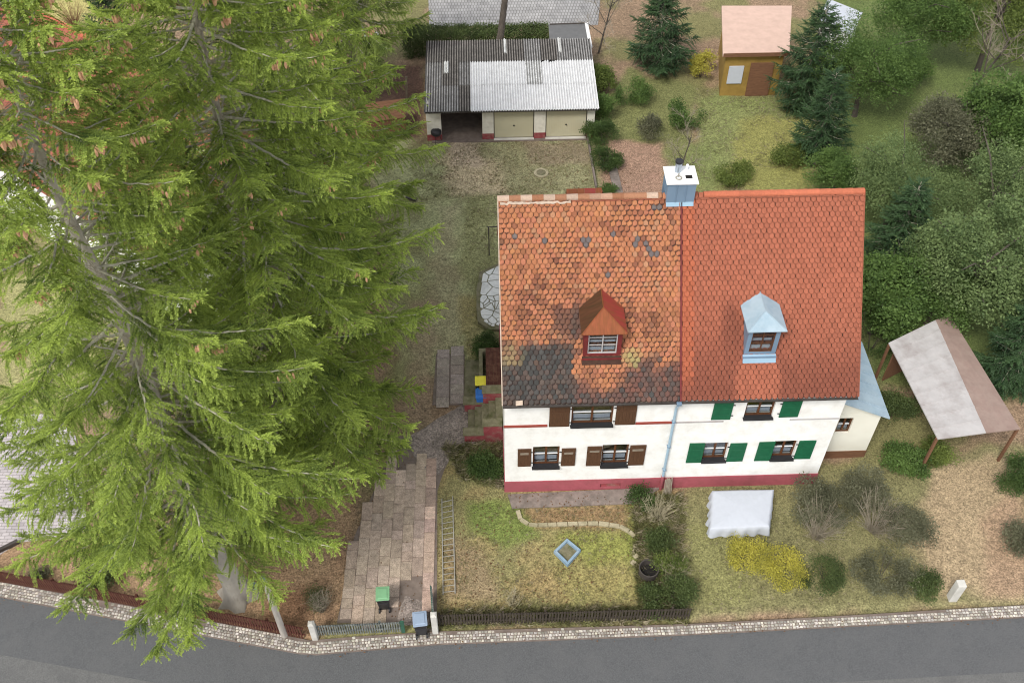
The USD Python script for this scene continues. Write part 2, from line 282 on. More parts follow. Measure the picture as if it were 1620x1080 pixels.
def zone(px_poly, c, soft=1.2, amt=1.0, jag=0.9, nz=None, bias=0.0):
    global col
    poly = Polygon(G2(*px_poly))
    m = poly_mask(P, poly, soft)
    w = smooth01(m+(m*(1-m)*4)*(n2-0.5)*2.2*jag)
    if nz is not None: w = w*smooth01((nz-0.5+bias)*2.6+0.5)
    col = col*(1-amt*w[:, None])+np.asarray(c)*(amt*w[:, None])
zone([(560, 215), (945, 215), (960, 330), (800, 600), (640, 600), (600, 330)], S(152, 154, 112), 1.5)
zone([(560, 215), (945, 215), (960, 330), (800, 600), (640, 600), (600, 330)], grass, 1.5, 0.8, nz=n2, bias=-0.02)
zone([(700, 228), (930, 222), (942, 305), (830, 312), (700, 300)], S(132, 124, 96), 1.0, 0.6)
zone([(690, 250), (790, 245), (800, 300), (720, 308)], straw, 1.8, 0.95)
zone([(715, 222), (760, 222), (770, 262), (715, 262)], S(178, 160, 138), 1.0, 0.8)
zone([(830, 222), (925, 222), (930, 262), (840, 258)], S(134, 116, 100), 1.0, 0.6)
zone([(690, 320), (735, 320), (720, 400), (735, 470), (730, 560), (675, 560), (680, 440)], bare, 1.6, 0.45)
zone([(735, 310), (790, 310), (790, 440), (745, 450), (725, 420)], S(132, 132, 90), 1.0, 0.7)
zone([(725, 470), (770, 470), (765, 560), (735, 560)], S(142, 130, 86), 0.8, 0.7)
zone([(655, 480), (690, 480), (690, 720), (640, 720)], S(142, 124, 102), 1.0, 0.7)
zone([(560, 100), (675, 100), (672, 222), (560, 222)], S(104, 80, 68), 1.5)
zone([(-40, -10), (150, -10), (170, 42), (30, 46), (-40, 60)], S(172, 164, 104), 1.5)
zone([(0, 430), (420, 430), (420, 640), (0, 655)], S(150, 148, 100), 1.5, 0.8)
zone([(-60, 880), (560, 740), (545, 985), (490, 1010), (-60, 915)], S(142, 114, 90), 1.0)
zone([(-60, 880), (560, 740), (545, 985), (490, 1010), (-60, 915)], S(162, 136, 106), 1.0, 0.8, nz=n2, bias=0.0)
zone([(420, 930), (490, 930), (490, 1000), (420, 990)], S(120, 88, 66), 0.8, 0.7)
zone([(690, 700), (800, 770), (1080, 770), (1085, 985), (690, 985)], S(150, 132, 92), 0.8)
zone([(690, 700), (800, 770), (1080, 770), (1085, 985), (690, 985)], moss, 0.8, 0.85, nz=n2, bias=0.06)
zone([(860, 850), (1010, 845), (1015, 950), (880, 955)], S(140, 134, 82), 1.2, 0.6)
zone([(742, 795), (830, 795), (850, 845), (795, 862), (750, 845)], green, 0.9, 0.9)
zone([(890, 845), (1000, 840), (1010, 880), (930, 900)], S(124, 134, 58), 1.0, 0.5)
zone([(700, 860), (760, 860), (790, 950), (700, 955)], S(142, 122, 98), 1.2, 0.75)
zone([(825, 800), (1010, 795), (1010, 835), (850, 832)], S(138, 112, 84), 0.6, 0.8)
zone([(995, 790), (1085, 780), (1085, 975), (1010, 975)], S(98, 108, 52), 0.8, 0.8)
zone([(695, 960), (1090, 955), (1090, 985), (695, 990)], S(92, 92, 58), 0.4, 0.7)
zone([(1075, 770), (1640, 700), (1640, 960), (1085, 975)], S(122, 118, 82), 1.0)
zone([(1075, 830), (1180, 850), (1190, 945), (1085, 960)], S(128, 126, 82), 1.5, 0.9)
zone([(1475, 740), (1600, 720), (1640, 940), (1500, 945), (1440, 860)], S(160, 140, 112), 1.5, 0.9)
zone([(1560, 800), (1640, 780), (1640, 940), (1560, 940)], S(150, 120, 100), 1.0, 0.5)
zone([(1000, 110), (1110, 140), (1100, 260), (950, 300), (945, 180)], S(112, 114, 72), 1.5)
zone([(965, 225), (1050, 225), (1060, 310), (940, 310)], S(156, 124, 108), 1.0, 0.85)
zone([(1100, 150), (1290, 150), (1290, 300), (1090, 300)], S(120, 128, 78), 1.5, 0.9)
zone([(1180, 185), (1290, 185), (1290, 300), (1140, 300)], S(136, 132, 76), 1.5, 0.8)
zone([(1290, -20), (1640, -20), (1640, 620), (1380, 620), (1290, 300)], S(92, 106, 58), 2.0, 0.9)
col = col*1.1*(0.86+0.28*n3[:, None])
roadline = LineString(G2((-400, 880), (0, 943), (300, 1000), (470, 1032), (500, 1034), (690, 1018), (1080, 1003), (1620, 975), (2200, 948)))
rl = np.array(roadline.coords)
roadpoly = Polygon([*rl, (rl[-1][0], -60), (rl[0][0], -60)])
Z = (n2-0.5)*0.07+(n1-0.5)*0.06
Z -= 0.42*poly_mask(P, Polygon([*rl[1:-1], (rl[-2][0], -60), (rl[1][0], -60)]).buffer(0.5), 0.3)
flat = poly_mask(P, Polygon([(-3.5, -0.4), (13.6, -0.4), (13.6, 9.5), (-0.3, 9.5)]), 0.4)
Z = Z*(1-0.6*flat)-0.02
Z[(np.abs(P[:, 0]) > 45) | (P[:, 1] > 54) | (P[:, 1] < -12.9)] -= 0.05
nx, ny = len(xs), len(ys); i, j = np.meshgrid(np.arange(ny-1), np.arange(nx-1), indexing='ij'); k = (i*nx+j).ravel()
gf = np.vstack([np.c_[k, k+1, k+nx+1], np.c_[k, k+nx+1, k+nx]])
obj(None, 'ground', (np.c_[P, Z], gf), 'ground_look', smooth=True, tint=col, kind='structure')

def sheet(poly, z, dens=None):
    v, f = trimesh.creation.triangulate_polygon(poly, engine='earcut'); return (np.c_[v, np.full(len(v), z)], f)
obj(None, 'road', prism(roadpoly, -0.30, -0.10), 'asphalt', kind='structure')
# older, paler asphalt beyond the long seam on the camera's side
l_old = [(-600, 930), (0, 1035), (250, 1080), (500, 1122)]; r_old = [(900, 1108), (1300, 1080), (1620, 1062), (2200, 1030)]
oldl = LineString(G2(*l_old, z=-0.1)); oldr = LineString(G2(*r_old, z=-0.1))
for nm, ln in (('old_road_surface', oldl), ('old_road_surface', oldr)):
    c = np.array(ln.coords); obj(None, nm, sheet(Polygon([*c, (c[-1][0], -40), (c[0][0], -40)]), -0.096), 'old_asphalt', kind='structure')

# cobbled pavement strip: bed plus individual setts, far too many to be told apart singly
inner = LineString(G2((-400, 862), (0, 916), (330, 980), (490, 1012), (560, 1006), (690, 998), (1090, 986), (1300, 975), (1620, 956), (2200, 922)))
pav = Polygon([*np.array(inner.coords), *np.array(roadline.coords)[::-1]]).buffer(0)
obj(None, 'pavement', prism(pav, -0.2, -0.012), mat_bed if False else 'earth_floor', kind='structure')
rng = np.random.default_rng(5)
def sett_template():
    return hull([(sx*a, sy*a, zz) for a, zz in ((0.5, -0.5), (0.5, 0.2), (0.36, 0.5)) for sx in (-1, 1) for sy in (-1, 1)])
st = sett_template(); sv, sf = np.array(st.vertices), np.array(st.faces)
sett_v, sett_f, sett_c, cnt = [], [], [], 0
prep = pav.buffer(-0.05)
L = roadline.length; rows = 15
for r in range(rows):
    off = 0.07+r*0.115; s = rng.uniform(0, 0.1)
    ln = roadline.parallel_offset(off, 'left', join_style=2) if hasattr(roadline, 'parallel_offset') else roadline.offset_curve(off)
    if ln.is_empty: continue
    Lr = ln.length
    while s < Lr-0.1:
        w = rng.uniform(0.085, 0.135); p = np.array(ln.interpolate(s+w/2).coords[0]); q = np.array(ln.interpolate(min(s+w/2+0.05, Lr)).coords[0]); s += w+0.014
        if not (-24 < p[0] < 26) or not prep.contains(Point(p)): continue
        gap = meshkit.fbm(np.array([[p[0]*0.45, p[1]*0.9, 3.0]]), 3, 9)[0]
        if gap > 0.64 and r > 2 and rng.random() < 0.9: continue
        d = q-p; a = math.atan2(d[1], d[0])+rng.normal(0, 0.07)
        c, sn = math.cos(a), math.sin(a); v = sv*np.array([w, rng.uniform(0.085, 0.105), 0.08]); 
        v = v+np.c_[np.zeros((len(v), 2)), v[:, 0]*rng.normal(0, .07)+v[:, 1]*rng.normal(0, .07)]
        v = np.c_[v[:, 0]*c-v[:, 1]*sn+p[0], v[:, 0]*sn+v[:, 1]*c+p[1], v[:, 2]-0.032+rng.normal(0, 0.006)]
        sett_v.append(v); sett_f.append(sf+cnt); cnt += len(v)
        g = np.array(S(186, 182, 174))*rng.uniform(0.5, 1.35)*np.array([1, rng.uniform(.95, 1.0), rng.uniform(.88, 1.0)]); sett_c.append(np.tile(g, (len(v), 1)))
obj(None, 'cobblestones', (np.vstack(sett_v), np.vstack(sett_f)), 'stone_look', tint=np.vstack(sett_c), kind='stuff', label='pale grey granite setts laid in rows along the road edge', cat='cobblestones')

# driveway: every slab a part
drive_poly = Polygon(G2((628, 690), (720, 690), (692, 775), (691, 985), (533, 985), (560, 850)))
dpath = obj(None, 'driveway', prism(drive_poly, -0.08, 0.012), 'earth_floor', kind='structure')
def slab(cx, cy, w, l, ang, z, h=0.05, j=0.008):
    m = hull([(sx*(w/2-(j if t else 0)), sy*(l/2-(j if t else 0)), zz) for t, zz in ((0, 0), (0, h-j), (1, h)) for sx in (-1, 1) for sy in (-1, 1)])
    v = np.array(m.vertices); v[:, 2] += z+v[:, 0]*rng.normal(0, .012)+v[:, 1]*rng.normal(0, .012)
    c, s = math.cos(ang), math.sin(ang); v = np.c_[v[:, 0]*c-v[:, 1]*s+cx, v[:, 0]*s+v[:, 1]*c+cy, v[:, 2]]
    return trimesh.Trimesh(v, m.faces, process=False)
def slab_tone(base, k=0.14):
    return np.array(base)*rng.uniform(1-k, 1+k)*np.array([1, rng.uniform(.97, 1.02), rng.uniform(.95, 1.02)])
rng = np.random.default_rng(11)
A0, A1 = G(552, 985)[:2], G(620, 700)[:2]            # left edge, front to back
xw = 0.445
base_x = -2.92
for ci in range(8):
    xr = base_x-ci*xw
    w = xw-0.014 if ci else 0.43
    yy = -5.55+rng.uniform(-.5, 0)
    if ci == 0: yy = -5.4
    while yy < 2.9:
        l = rng.choice([0.42, 0.82, 0.82, 0.86]) if ci else rng.choice([0.6, 0.75, .9])
        cy = yy+l/2; cx = xr-w/2+0.0*cy
        yy += l+0.016
        lean = -0.045*(cy+5)*(ci/7.0)*-1       # joints fan slightly
        cx += lean*0.35
        if cy < -5.6 or not drive_poly.buffer(0.02).contains(Point(cx, cy)): continue
        if cy > 1.2 and rng.random() < (cy-1.0)*0.6 and ci < 4: continue
        if 1 <= ci <= 2 and -5.6 < cy < -3.9 and rng.random() < 0.7: continue      # broken up, gravelly part by the gate
        if ci in (1, 2) and rng.random() < 0.0: continue
        tone = slab_tone(S(178, 160, 144) if ci else S(184, 160, 146), 0.17)
        if rng.random() < 0.05: tone = tone*1.25
        m = slab(cx, cy, w, l, rng.normal(0, .008), rng.normal(0, .004))
        obj(dpath, 'slab', m, 'stone_look', tint=np.tile(tone, (len(m.vertices), 1)))
# gravelly worn patch and the apron in front of the steps
worn = Polygon(G2((650, 690), (735, 640), (760, 700), (720, 712), (695, 750), (670, 750), (650, 715)))
worn2 = Polygon(G2((640, 940), (676, 950), (680, 985), (625, 985)))
def blob(poly, z, mat_, name, tone, parent=None, step=0.16, amp=0.02, soft=0.4, kind='structure', dens=None, edge=None):
    b = poly.bounds; gx, gy = np.arange(b[0]-.3, b[2]+.3, step), np.arange(b[1]-.3, b[3]+.3, step)
    X, Y = np.meshgrid(gx, gy); Q = np.c_[X.ravel(), Y.ravel()]; m = poly_mask(Q, poly, soft)
    nn = meshkit.fbm(np.c_[Q*1.7, np.zeros(len(Q))], 4, 21); n4 = meshkit.fbm(np.c_[Q*5, np.zeros(len(Q))], 3, 22)
    zz = z*smooth01(m*1.6+(nn-.5)*.9)-(1-m)*0.06+(nn-.5)*amp
    c = np.array(tone)*(0.72+0.56*nn)[:, None]*(0.85+.3*n4)[:, None]
    i, j = np.meshgrid(np.arange(len(gy)-1), np.arange(len(gx)-1), indexing='ij'); k = (i*len(gx)+j).ravel(); nx_ = len(gx)
    return obj(parent, name, (np.c_[Q, zz], np.vstack([np.c_[k, k+1, k+nx_+1], np.c_[k, k+nx_+1, k+nx_]])), mat_, smooth=True, tint=c, kind=kind)
for w_ in (worn, worn2): blob(w_, 0.045, 'ground_look', 'gravel', S(146, 134, 126))
# two strips of old paving leading back beside the house
gp = obj(None, 'garden_path', prism(G2((690, 560), (735, 560), (734, 640), (684, 640)), -0.08, 0.012), 'earth_floor', kind='structure')
for ci, (xa, xb) in enumerate(((-3.0, -2.42), (-2.36, -1.75))):
    yy = 4.6+0.2*ci
    while yy < 7.7:
        l = rng.choice([0.55, 0.62]); m = slab((xa+xb)/2, yy+l/2, xb-xa, l, rng.normal(0, .01), rng.normal(0.01, .006)); yy += l+.012
        obj(gp, 'slab', m, 'stone_look', tint=np.tile(slab_tone(S(158, 146, 138), .12), (len(m.vertices), 1)))
# concrete strip along the front of the house
obj(None, 'house_path', prism(G2((803, 782), (1046, 771), (1010, 796), (810, 804)), -0.1, 0.03), 'concrete', kind='structure')
# paved yards at the left and the lane behind the garages
obj(None, 'neighbour_yard', prism(G2((-260, 655), (80, 655), (120, 690), (140, 840), (30, 858), (-10, 884), (-260, 900)), -0.1, 0.03), 'pavers_pink', kind='structure')
obj(None, 'back_lane', prism(G2((679, 43), (676, -60), (955, -60), (946, 40)), -0.1, 0.03), 'pavers_far', kind='structure')

# ------------------------------------------------------------------ the semi-detached houses
HE, HR, LY, OV = 6.2, 12.12, 4.52, 0.345
RA = math.atan2(HR-HE, LY+OV); SL = math.hypot(HR-HE, LY+OV)
su = np.array([0, math.cos(RA), math.sin(RA)]); sn_ = np.array([0, -math.sin(RA), math.cos(RA)]); E0 = np.array([0, -OV, HE])
def roofP(u, s, n=0.0): return E0+np.array([1.0, 0, 0])*np.asarray(u)[..., None]+su*np.asarray(s)[..., None]+sn_*np.asarray(n)[..., None]
def wall_with_holes(x0, x1, z0, z1, holes, y0, y1):
    po = Polygon([(x0, z0), (x1, z0), (x1, z1), (x0, z1)])
    for h in holes: po = po.difference(shapely.box(h[0], h[2], h[1], h[3]))
    m = trimesh.creation.extrude_polygon(po, y1-y0, engine='earcut')
    v = np.array(m.vertices); return trimesh.Trimesh(np.c_[v[:, 0], y1-v[:, 2], v[:, 1]], m.faces, process=False)
def rect_px(a, b, c, d, y=0.0):
    p, q = Fy(a, (b+d)/2, y), Fy(c, (b+d)/2, y); m_ = (a+c)/2; return (p[0], q[0], Fy(m_, d, y)[2], Fy(m_, b, y)[2])    # x0, x1, z0, z1
def window(house, r, wood, depth=0.14, rows=2, box_front=True, y=0.0, glassback=True):
    x0, x1, z0, z1 = r; t = 0.07; yi = y+depth
    fr = cat_([box(x0, x0+t, yi, yi+.06, z0, z1), box(x1-t, x1, yi, yi+.06, z0, z1), box(x0+t, x1-t, yi, yi+.06, z0, z0+t), box(x0+t, x1-t, yi, yi+.06, z1-t, z1), box((x0+x1)/2-.04, (x0+x1)/2+.04, yi-.004, yi+.055, z0+t, z1-t)])
    w = obj(house, 'window', fr, wood)
    for k in range(2):
        a, b = (x0+t, (x0+x1)/2-.04) if k == 0 else ((x0+x1)/2+.04, x1-t)
        for j in range(1, rows):
            zz = z0+t+(z1-z0-2*t)*j/rows; obj(w, 'glazing_bar', box(a, b, yi+.005, yi+.05, zz-.02, zz+.02), 'white_paint')
        obj(w, 'pane', box(a+.001, b-.001, yi+.025, yi+.031, z0+t+.001, z1-t-.001), 'glass')
    # reveal lining / room behind with pale strips added to imitate sky reflected in the glass
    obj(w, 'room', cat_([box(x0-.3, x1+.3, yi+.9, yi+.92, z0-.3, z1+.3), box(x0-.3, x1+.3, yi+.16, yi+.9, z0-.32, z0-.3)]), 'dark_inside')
    for k in range(2):
        zz = z0+(z1-z0)*(0.16+.26*k); obj(w, 'reflection_strip', box(x0+t+.02, x1-t-.02, yi+.07, yi+.085, zz, zz+(z1-z0)*(.2 if k == 0 else .1)), 'fabric_white')
    if box_front:
        obj(w, 'sill', cat_([box(x0-.03, x1+.03, y-.16, yi-.002, z0-.035, z0+.005), box(x0-.01, x1+.01, y-.16, y-.145, z0+.005, z0+.10)]), 'sill_dark')
    return w
def shutter(house, r, m, y=0.0, slats=True, left=True):
    x0, x1, z0, z1 = r
    ps = [box(x0, x1, y-.055, y-.02, z0, z1)]
    n = max(3, int((x1-x0)/.13)); 
    for k in range(n): a = x0+(x1-x0)*k/n; ps.append(box(a+.006, a+(x1-x0)/n-.006, y-.066, y-.0551, z0+.02, z1-.02))
    s = obj(house, 'shutter', cat_(ps), m)
    if slats:
        obj(s, 'louvre', cat_([box(x0+.1, x1-.1, y-.078, y-.0665, z1-.26-.07*k, z1-.225-.07*k) for k in range(3 if m != 'green_paint' else int((z1-z0-.5)/.07))]), 'wood_grey' if m != 'green_paint' else m, kind=None)
    for zz in (z0+.12, z1-.42): obj(s, 'batten', box(x0+.03, x1-.03, y-.085, y-.067, zz, zz+.07), m)
    for zz in (z0+.2, z1-.25): obj(s, 'hinge', box(x1-.02, x1+.09, y-.05, y-.021, zz, zz+.03) if left else box(x0-.09, x0+.02, y-.05, y-.021, zz, zz+.03), 'hinge_metal')
    return s

# --- tile field
arc = [(0.1*math.sin(a), -0.1*math.cos(a)) for a in np.linspace(-math.pi/2, math.pi/2, 9)]
out = [(-0.1, 0.17)]+[(x, y+0.0) for x, y in arc]+[(0.1, 0.17)]
out = np.array(out); no = len(out)
def tile_mesh(u, s, w, tilt, rnd):
    k = w/0.2; o = out*np.array([k*0.96, 1.0]); ctr = np.array([0, -.005]); oi = ctr+(o-ctr)*np.array([.80, .80]); oi[[0, -1], 1] = .16
    lift = 0.036+rnd*0.008
    hgt = lambda q: lift*(1-(q[:, 1]+0.1)/0.27)+0.014
    P_ = lambda q, n: roofP(u+q[:, 0]+tilt*q[:, 1], s+q[:, 1]+0.1, n)
    inn = P_(oi, hgt(oi)+.006); rim = P_(o, hgt(o)-.006); bot = P_(o, hgt(o)-.024); mid = P_(ctr[None], hgt(ctr[None])+.014)
    v = np.vstack([inn, rim, bot, mid]); f = []
    for q in range(no): f.append((q, (q+1) % no, 3*no))
    for q in range(no):
        a, b = q, (q+1) % no; f += [(a, a+no, b+no), (a, b+no, b), (a+no, a+2*no, b+2*no), (a+no, b+2*no, b+no)]
    return v, np.array(f)
TR = np.random.default_rng(99)
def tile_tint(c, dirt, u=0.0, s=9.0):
    """rims carry painted joint shadow with grime and moss; more grime lower down and in patches"""
    c = np.asarray(c); d = lerp(c*.45, S(52, 40, 36), .4*dirt); inn = np.tile(c, (no, 1))  # rim tone: shadow between tiles painted in, along with dirt
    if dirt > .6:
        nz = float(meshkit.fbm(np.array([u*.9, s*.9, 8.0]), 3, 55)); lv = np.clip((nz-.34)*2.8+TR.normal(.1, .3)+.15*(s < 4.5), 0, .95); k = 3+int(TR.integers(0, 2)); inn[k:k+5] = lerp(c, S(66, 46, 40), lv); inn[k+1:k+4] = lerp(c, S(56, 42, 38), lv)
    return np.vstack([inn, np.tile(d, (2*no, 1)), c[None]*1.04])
def roof_tiles(roof, u0, u1, rows, colour, seed, singles, skip=None, dirt=1.0):
    r = np.random.default_rng(seed); n = int(round((u1-u0)/0.198)); w = (u1-u0)/n; e = SL/rows
    pend, single = [], []
    for row in range(rows-1, -1, -1):
        for c in range(n+1):
            u = u0+(c+0.5)*w+(w*0.25 if row % 2 else -w*0.25); s = row*e; wt = w
            if c == n: u, wt = (u0+w*.13, w*.42) if row % 2 else (u1-w*.13, w*.42)
            if skip and skip(u, s+.12): continue
            v, f = tile_mesh(u+r.normal(0, .005), s+r.normal(0, .009)-0.02, wt, r.normal(0, .02), r.random())
            col_ = colour(u, s, r); 
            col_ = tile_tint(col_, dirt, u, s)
            if len(single) < singles: single.append((v, f, col_))
            else: pend.append((v, f, col_))
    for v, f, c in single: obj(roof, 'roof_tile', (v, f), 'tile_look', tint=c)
    nv = 0; V, Fc, C = [], [], []
    for v, f, c in pend: V.append(v); Fc.append(f+nv); nv += len(v); C.append(c)
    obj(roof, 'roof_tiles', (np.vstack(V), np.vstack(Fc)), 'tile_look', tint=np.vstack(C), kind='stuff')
def ell(u, s, cu, cs, ru, rs, soft=0.5):
    d = math.hypot((u-cu)/ru, (s-cs)/rs); return float(smooth01((1+soft/2-d)/soft))
def left_tile_colour(u, s, r):
    nz = float(meshkit.fbm(np.array([u*1.3, s*1.3, 0.0]), 4, 31)); nf = float(meshkit.fbm(np.array([u*3.2, s*3.2, 4.0]), 3, 32))
    base = np.array(S(172, 113, 81))*r.uniform(0.88, 1.12)*np.array([1, r.uniform(.94, 1.07), r.uniform(.92, 1.1)])
    if r.random() < 0.05: base = np.array(S(168, 122, 92))*r.uniform(.9, 1.1)
    brown = np.array(S(104, 66, 54))
    # algae: black over the lower left, in the lee of the dormer and along the eave at the right
    blk = 0.0
    lim = 2.3 if u < 2.6 else 0.72+0.4*ell(u, s, 5.6, 1.0, 1.6, 1.2, .8)
    if u < 2.6: lim += 0.25*(nz-.5)*4
    blk = float(smooth01((lim-s)/0.6+0.75+(nf-.5)*1.1))
    if u < 2.5: blk *= 1-0.55*ell(u, s, 0.25, 1.9, .35, .5, .8)
    blk = max(blk, 0.9*ell(u, s, 2.72, 2.7, .26, 1.0, .9)*smooth01((nf-.3)*4), 0.45*ell(u, s, 2.35, 2.8, .6, .8, .9)*smooth01((nf-.38)*5))
    blk = max(blk, 0.85*ell(u, s, 5.6, 0.9, 1.1, .75, .7)*smooth01((nf-.32)*5))
    blk *= 1-0.93*ell(u, s, 3.75, 1.05, .8, .72, .6)
    if s < 0.25: blk = max(blk, .75*(0.4+nf))
    mid = smooth01((4.4-s)/2.0)*smooth01((nf-.42)*4.5)*0.5 if s < 4.6 else smooth01((nf-.58)*7)*.6
    mid = max(mid, .75*ell(u, s, 1.7, 3.6, 1.3, 1.1, .9)*smooth01((nf-.42)*7), .7*ell(u, s, 5.2, 2.9, .9, 1.2, .9)*smooth01((nf-.45)*7))
    c = lerp(base, brown*r.uniform(.7, 1.2), min(1.0, float(mid)*r.uniform(.5, 1.15)))
    black = np.array(S(70, 69, 67))*r.uniform(.75, 1.25)
    if u > 2.7: black = lerp(black, S(112, 76, 66), .9*r.random())
    c = lerp(c, black, min(1, blk*r.uniform(.85, 1.05)))
    if r.random() < 0.004 and s > 2.5: c = np.array(S(112, 102, 98))*r.uniform(.8, 1.1)
    for (gu, gs) in ((3.25, 6.05), (3.05, 6.05), (3.15, 5.87), (5.1, 6.0), (5.25, 5.82), (5.35, 5.65), (4.9, 5.82), (5.5, 5.45), (5.75, 5.5), (1.6, 5.9), (4.0, 4.7), (5.55, 7.1), (5.75, 7.1), (4.2, 6.25)):
        if abs(u-gu) < .099 and abs(s-gs) < .094: c = np.array(S(104, 96, 94))
    lich = ell(u, s, 4.75, 1.6, .35, .35, .6)*r.uniform(.4, 1)
    c = lerp(c, S(160, 160, 104), float(lich)*.8)
    lich2 = ell(u, s, 0.35, 1.7, .4, .5, .8)*smooth01((nf-.4)*4)
    return lerp(c, S(150, 138, 100), float(lich2)*.6)
def right_tile_colour(u, s, r):
    base = np.array(S(158, 94, 72))*r.uniform(.9, 1.08)
    nf = float(meshkit.fbm(np.array([u*.9, s*.5, 4.0]), 3, 41))
    low = smooth01((3.8-s)/3.8+(nf-.5)*.3)*0.62
    low *= 1-0.95*ell(u, s, 9.5, 0.5, .85, 1.4, .35)
    low = max(low, .5*ell(u, s, 8.45, 2.3, .4, 1.3, .9))
    c = lerp(base, np.array(S(98, 56, 46))*r.uniform(.85, 1.15), float(low))
    if u < 7.05: c = lerp(c, np.array(S(170, 94, 66))*r.uniform(.85, 1.12), .75*smooth01(s/1.2))
    return c

def half_house(name, label, u0, u1, cols, mirror):
    h = thing(name, label, 'house', ((u0+u1)/2, LY, 0))
    return h
house = thing('house', 'white house half with brown shutters under the weathered orange roof blackened at its lower left', 'house', (3.3, 4.5, 0))
neighbour = thing('house', 'white house half with green shutters under the smooth red roof with pale blue dormer', 'house', (9.9, 4.5, 0))
XL, XM, XR = 0.0, 6.58, 13.12
# left half
w1 = rect_px(843, 706, 885, 737); w2 = rect_px(952, 703, 994, 735); uw = rect_px(904, 643, 970, 671); uw = (uw[0], uw[1], uw[2], 5.75)
vent = (4.0, 4.86, .12, .42)
obj(house, 'wall', cat_([wall_with_holes(XL, XM-.002, 0.72, HE+.25, [w1, w2, uw], 0, .3), box(XL, XL+.3, .3, 9.04, .72, HE+.2), box(XL+.3, XM-.002, 8.74, 9.04, .72, HE+.2)]), 'plaster')
gable = lambda x0, x1: trimesh.Trimesh(*(lambda m: (np.c_[m.vertices[:, 2]+x0, m.vertices[:, 0], m.vertices[:, 1]], m.faces))(trimesh.creation.extrude_polygon(Polygon([(0.02, HE+.2), (9.02, HE+.2), (4.52, HR-.3)]), x1-x0, engine='earcut')), process=False)
obj(house, 'gable', gable(XL, XL+.3), 'plaster')
obj(house, 'plinth', cat_([wall_with_holes(XL-.03, XM-.002, -.2, .717, [vent], -.03, .3), box(XL-.03, XL+.3, .3, 9.07, -.2, .717)]), 'plinth_paint')
obj(house, 'cellar_vent', cat_([box(vent[0], vent[1], .05, .07, vent[2], vent[3])]+[box(vent[0]+.02, vent[1]-.02, .03, .049, vent[2]+.02+.07*k, vent[2]+.05+.07*k) for k in range(4)]), 'old_plinth')
for a, b in ((XL-.035, 1.66), (5.1, XM-.002)): obj(house, 'band', box(a, b, -.04, 0.01, 4.42, 4.54), 'band_paint')
for r in (w1, w2): window(house, r, 'window_wood')
window(house, uw, 'window_wood', depth=.1)
for k, a in enumerate(((819, 709, 840, 736), (888, 708, 910, 735), (928, 705, 951, 735), (995, 703, 1020, 734))): shutter(house, rect_px(*a), 'shutter_wood', left=k % 2 == 0)
for k, a in enumerate(((869, 643, 901, 673), (974, 642, 1006, 670))): r = rect_px(*a); shutter(house, (r[0], r[1], r[2], 5.72), 'shutter_wood', slats=False, left=k == 0)
# right half
n1_ = rect_px(1113, 700, 1150, 727); n2_ = rect_px(1222, 697, 1258, 724); n3_ = rect_px(1180, 632, 1225, 659); n3_ = (n3_[0], n3_[1], n3_[2], 5.72)
obj(neighbour, 'wall', cat_([wall_with_holes(XM, XR, 0.72, HE+.25, [n1_, n2_, n3_], 0, .3), box(XR-.3, XR, .3, 9.04, .72, HE+.2), box(XM, XR-.3, 8.74, 9.04, .72, HE+.2)]), 'plaster')
obj(neighbour, 'gable', gable(XR-.3, XR), 'plaster')
obj(neighbour, 'plinth', cat_([box(XM, XR+.03, -.03, .3, -.2, .717), box(XR-.3, XR+.03, .3, 9.07, -.2, .717)]), 'plinth_paint')
for a, b in ((XM, n3_[0]-.75), (n3_[1]+.75, XR+.02)): obj(neighbour, 'band', box(a, b, -.025, .01, 4.42, 4.5), 'canopy_grey')
for r in (n1_, n2_): window(neighbour, r, 'window_wood')
window(neighbour, n3_, 'window_wood', depth=.1)
for k, a in enumerate(((1088, 700, 1112, 730), (1152, 700, 1178, 728), (1197, 698, 1222, 727), (1260, 696, 1286, 724))): shutter(neighbour, rect_px(*a), 'green_paint', left=k % 2 == 0)
for k, a in enumerate(((1128, 633, 1158, 662), (1236, 630, 1266, 658))): r = rect_px(*a); shutter(neighbour, (r[0], r[1], r[2], 5.70), 'green_paint', left=k == 0)

# roofs: slab under the tiles, tiles, ridge, verge
def roof_slab(u0, u1):
    a = [roofP(np.array(u), np.array(s), np.array(n)) for u in (u0, u1) for s in (0.02, SL) for n in (-.14, 0.004)]
    return hull(a)
def back_slab(u0, u1):
    pts = []
    for u in (u0, u1):
        for (yy, zz) in ((LY, HR), (9.4, HE), (9.4, HE-.16), (LY, HR-.18)): pts.append((u, yy, zz))
    return hull(pts)
d_left = (2.92, 4.45, 1.62); d_right = (8.95, 10.2, 1.55)
rL = obj(house, 'roof', roof_slab(-.06, XM+.02), 'under_roof'); obj(house, 'rear_roof', back_slab(-.06, XM+.02), 'roof_back')
rR = obj(neighbour, 'roof', roof_slab(XM+.022, 13.3), 'under_roof'); obj(neighbour, 'rear_roof', back_slab(XM+.022, 13.3), 'roof_back')
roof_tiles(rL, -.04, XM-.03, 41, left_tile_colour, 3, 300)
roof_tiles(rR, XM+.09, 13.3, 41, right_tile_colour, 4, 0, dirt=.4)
rng = np.random.default_rng(8)
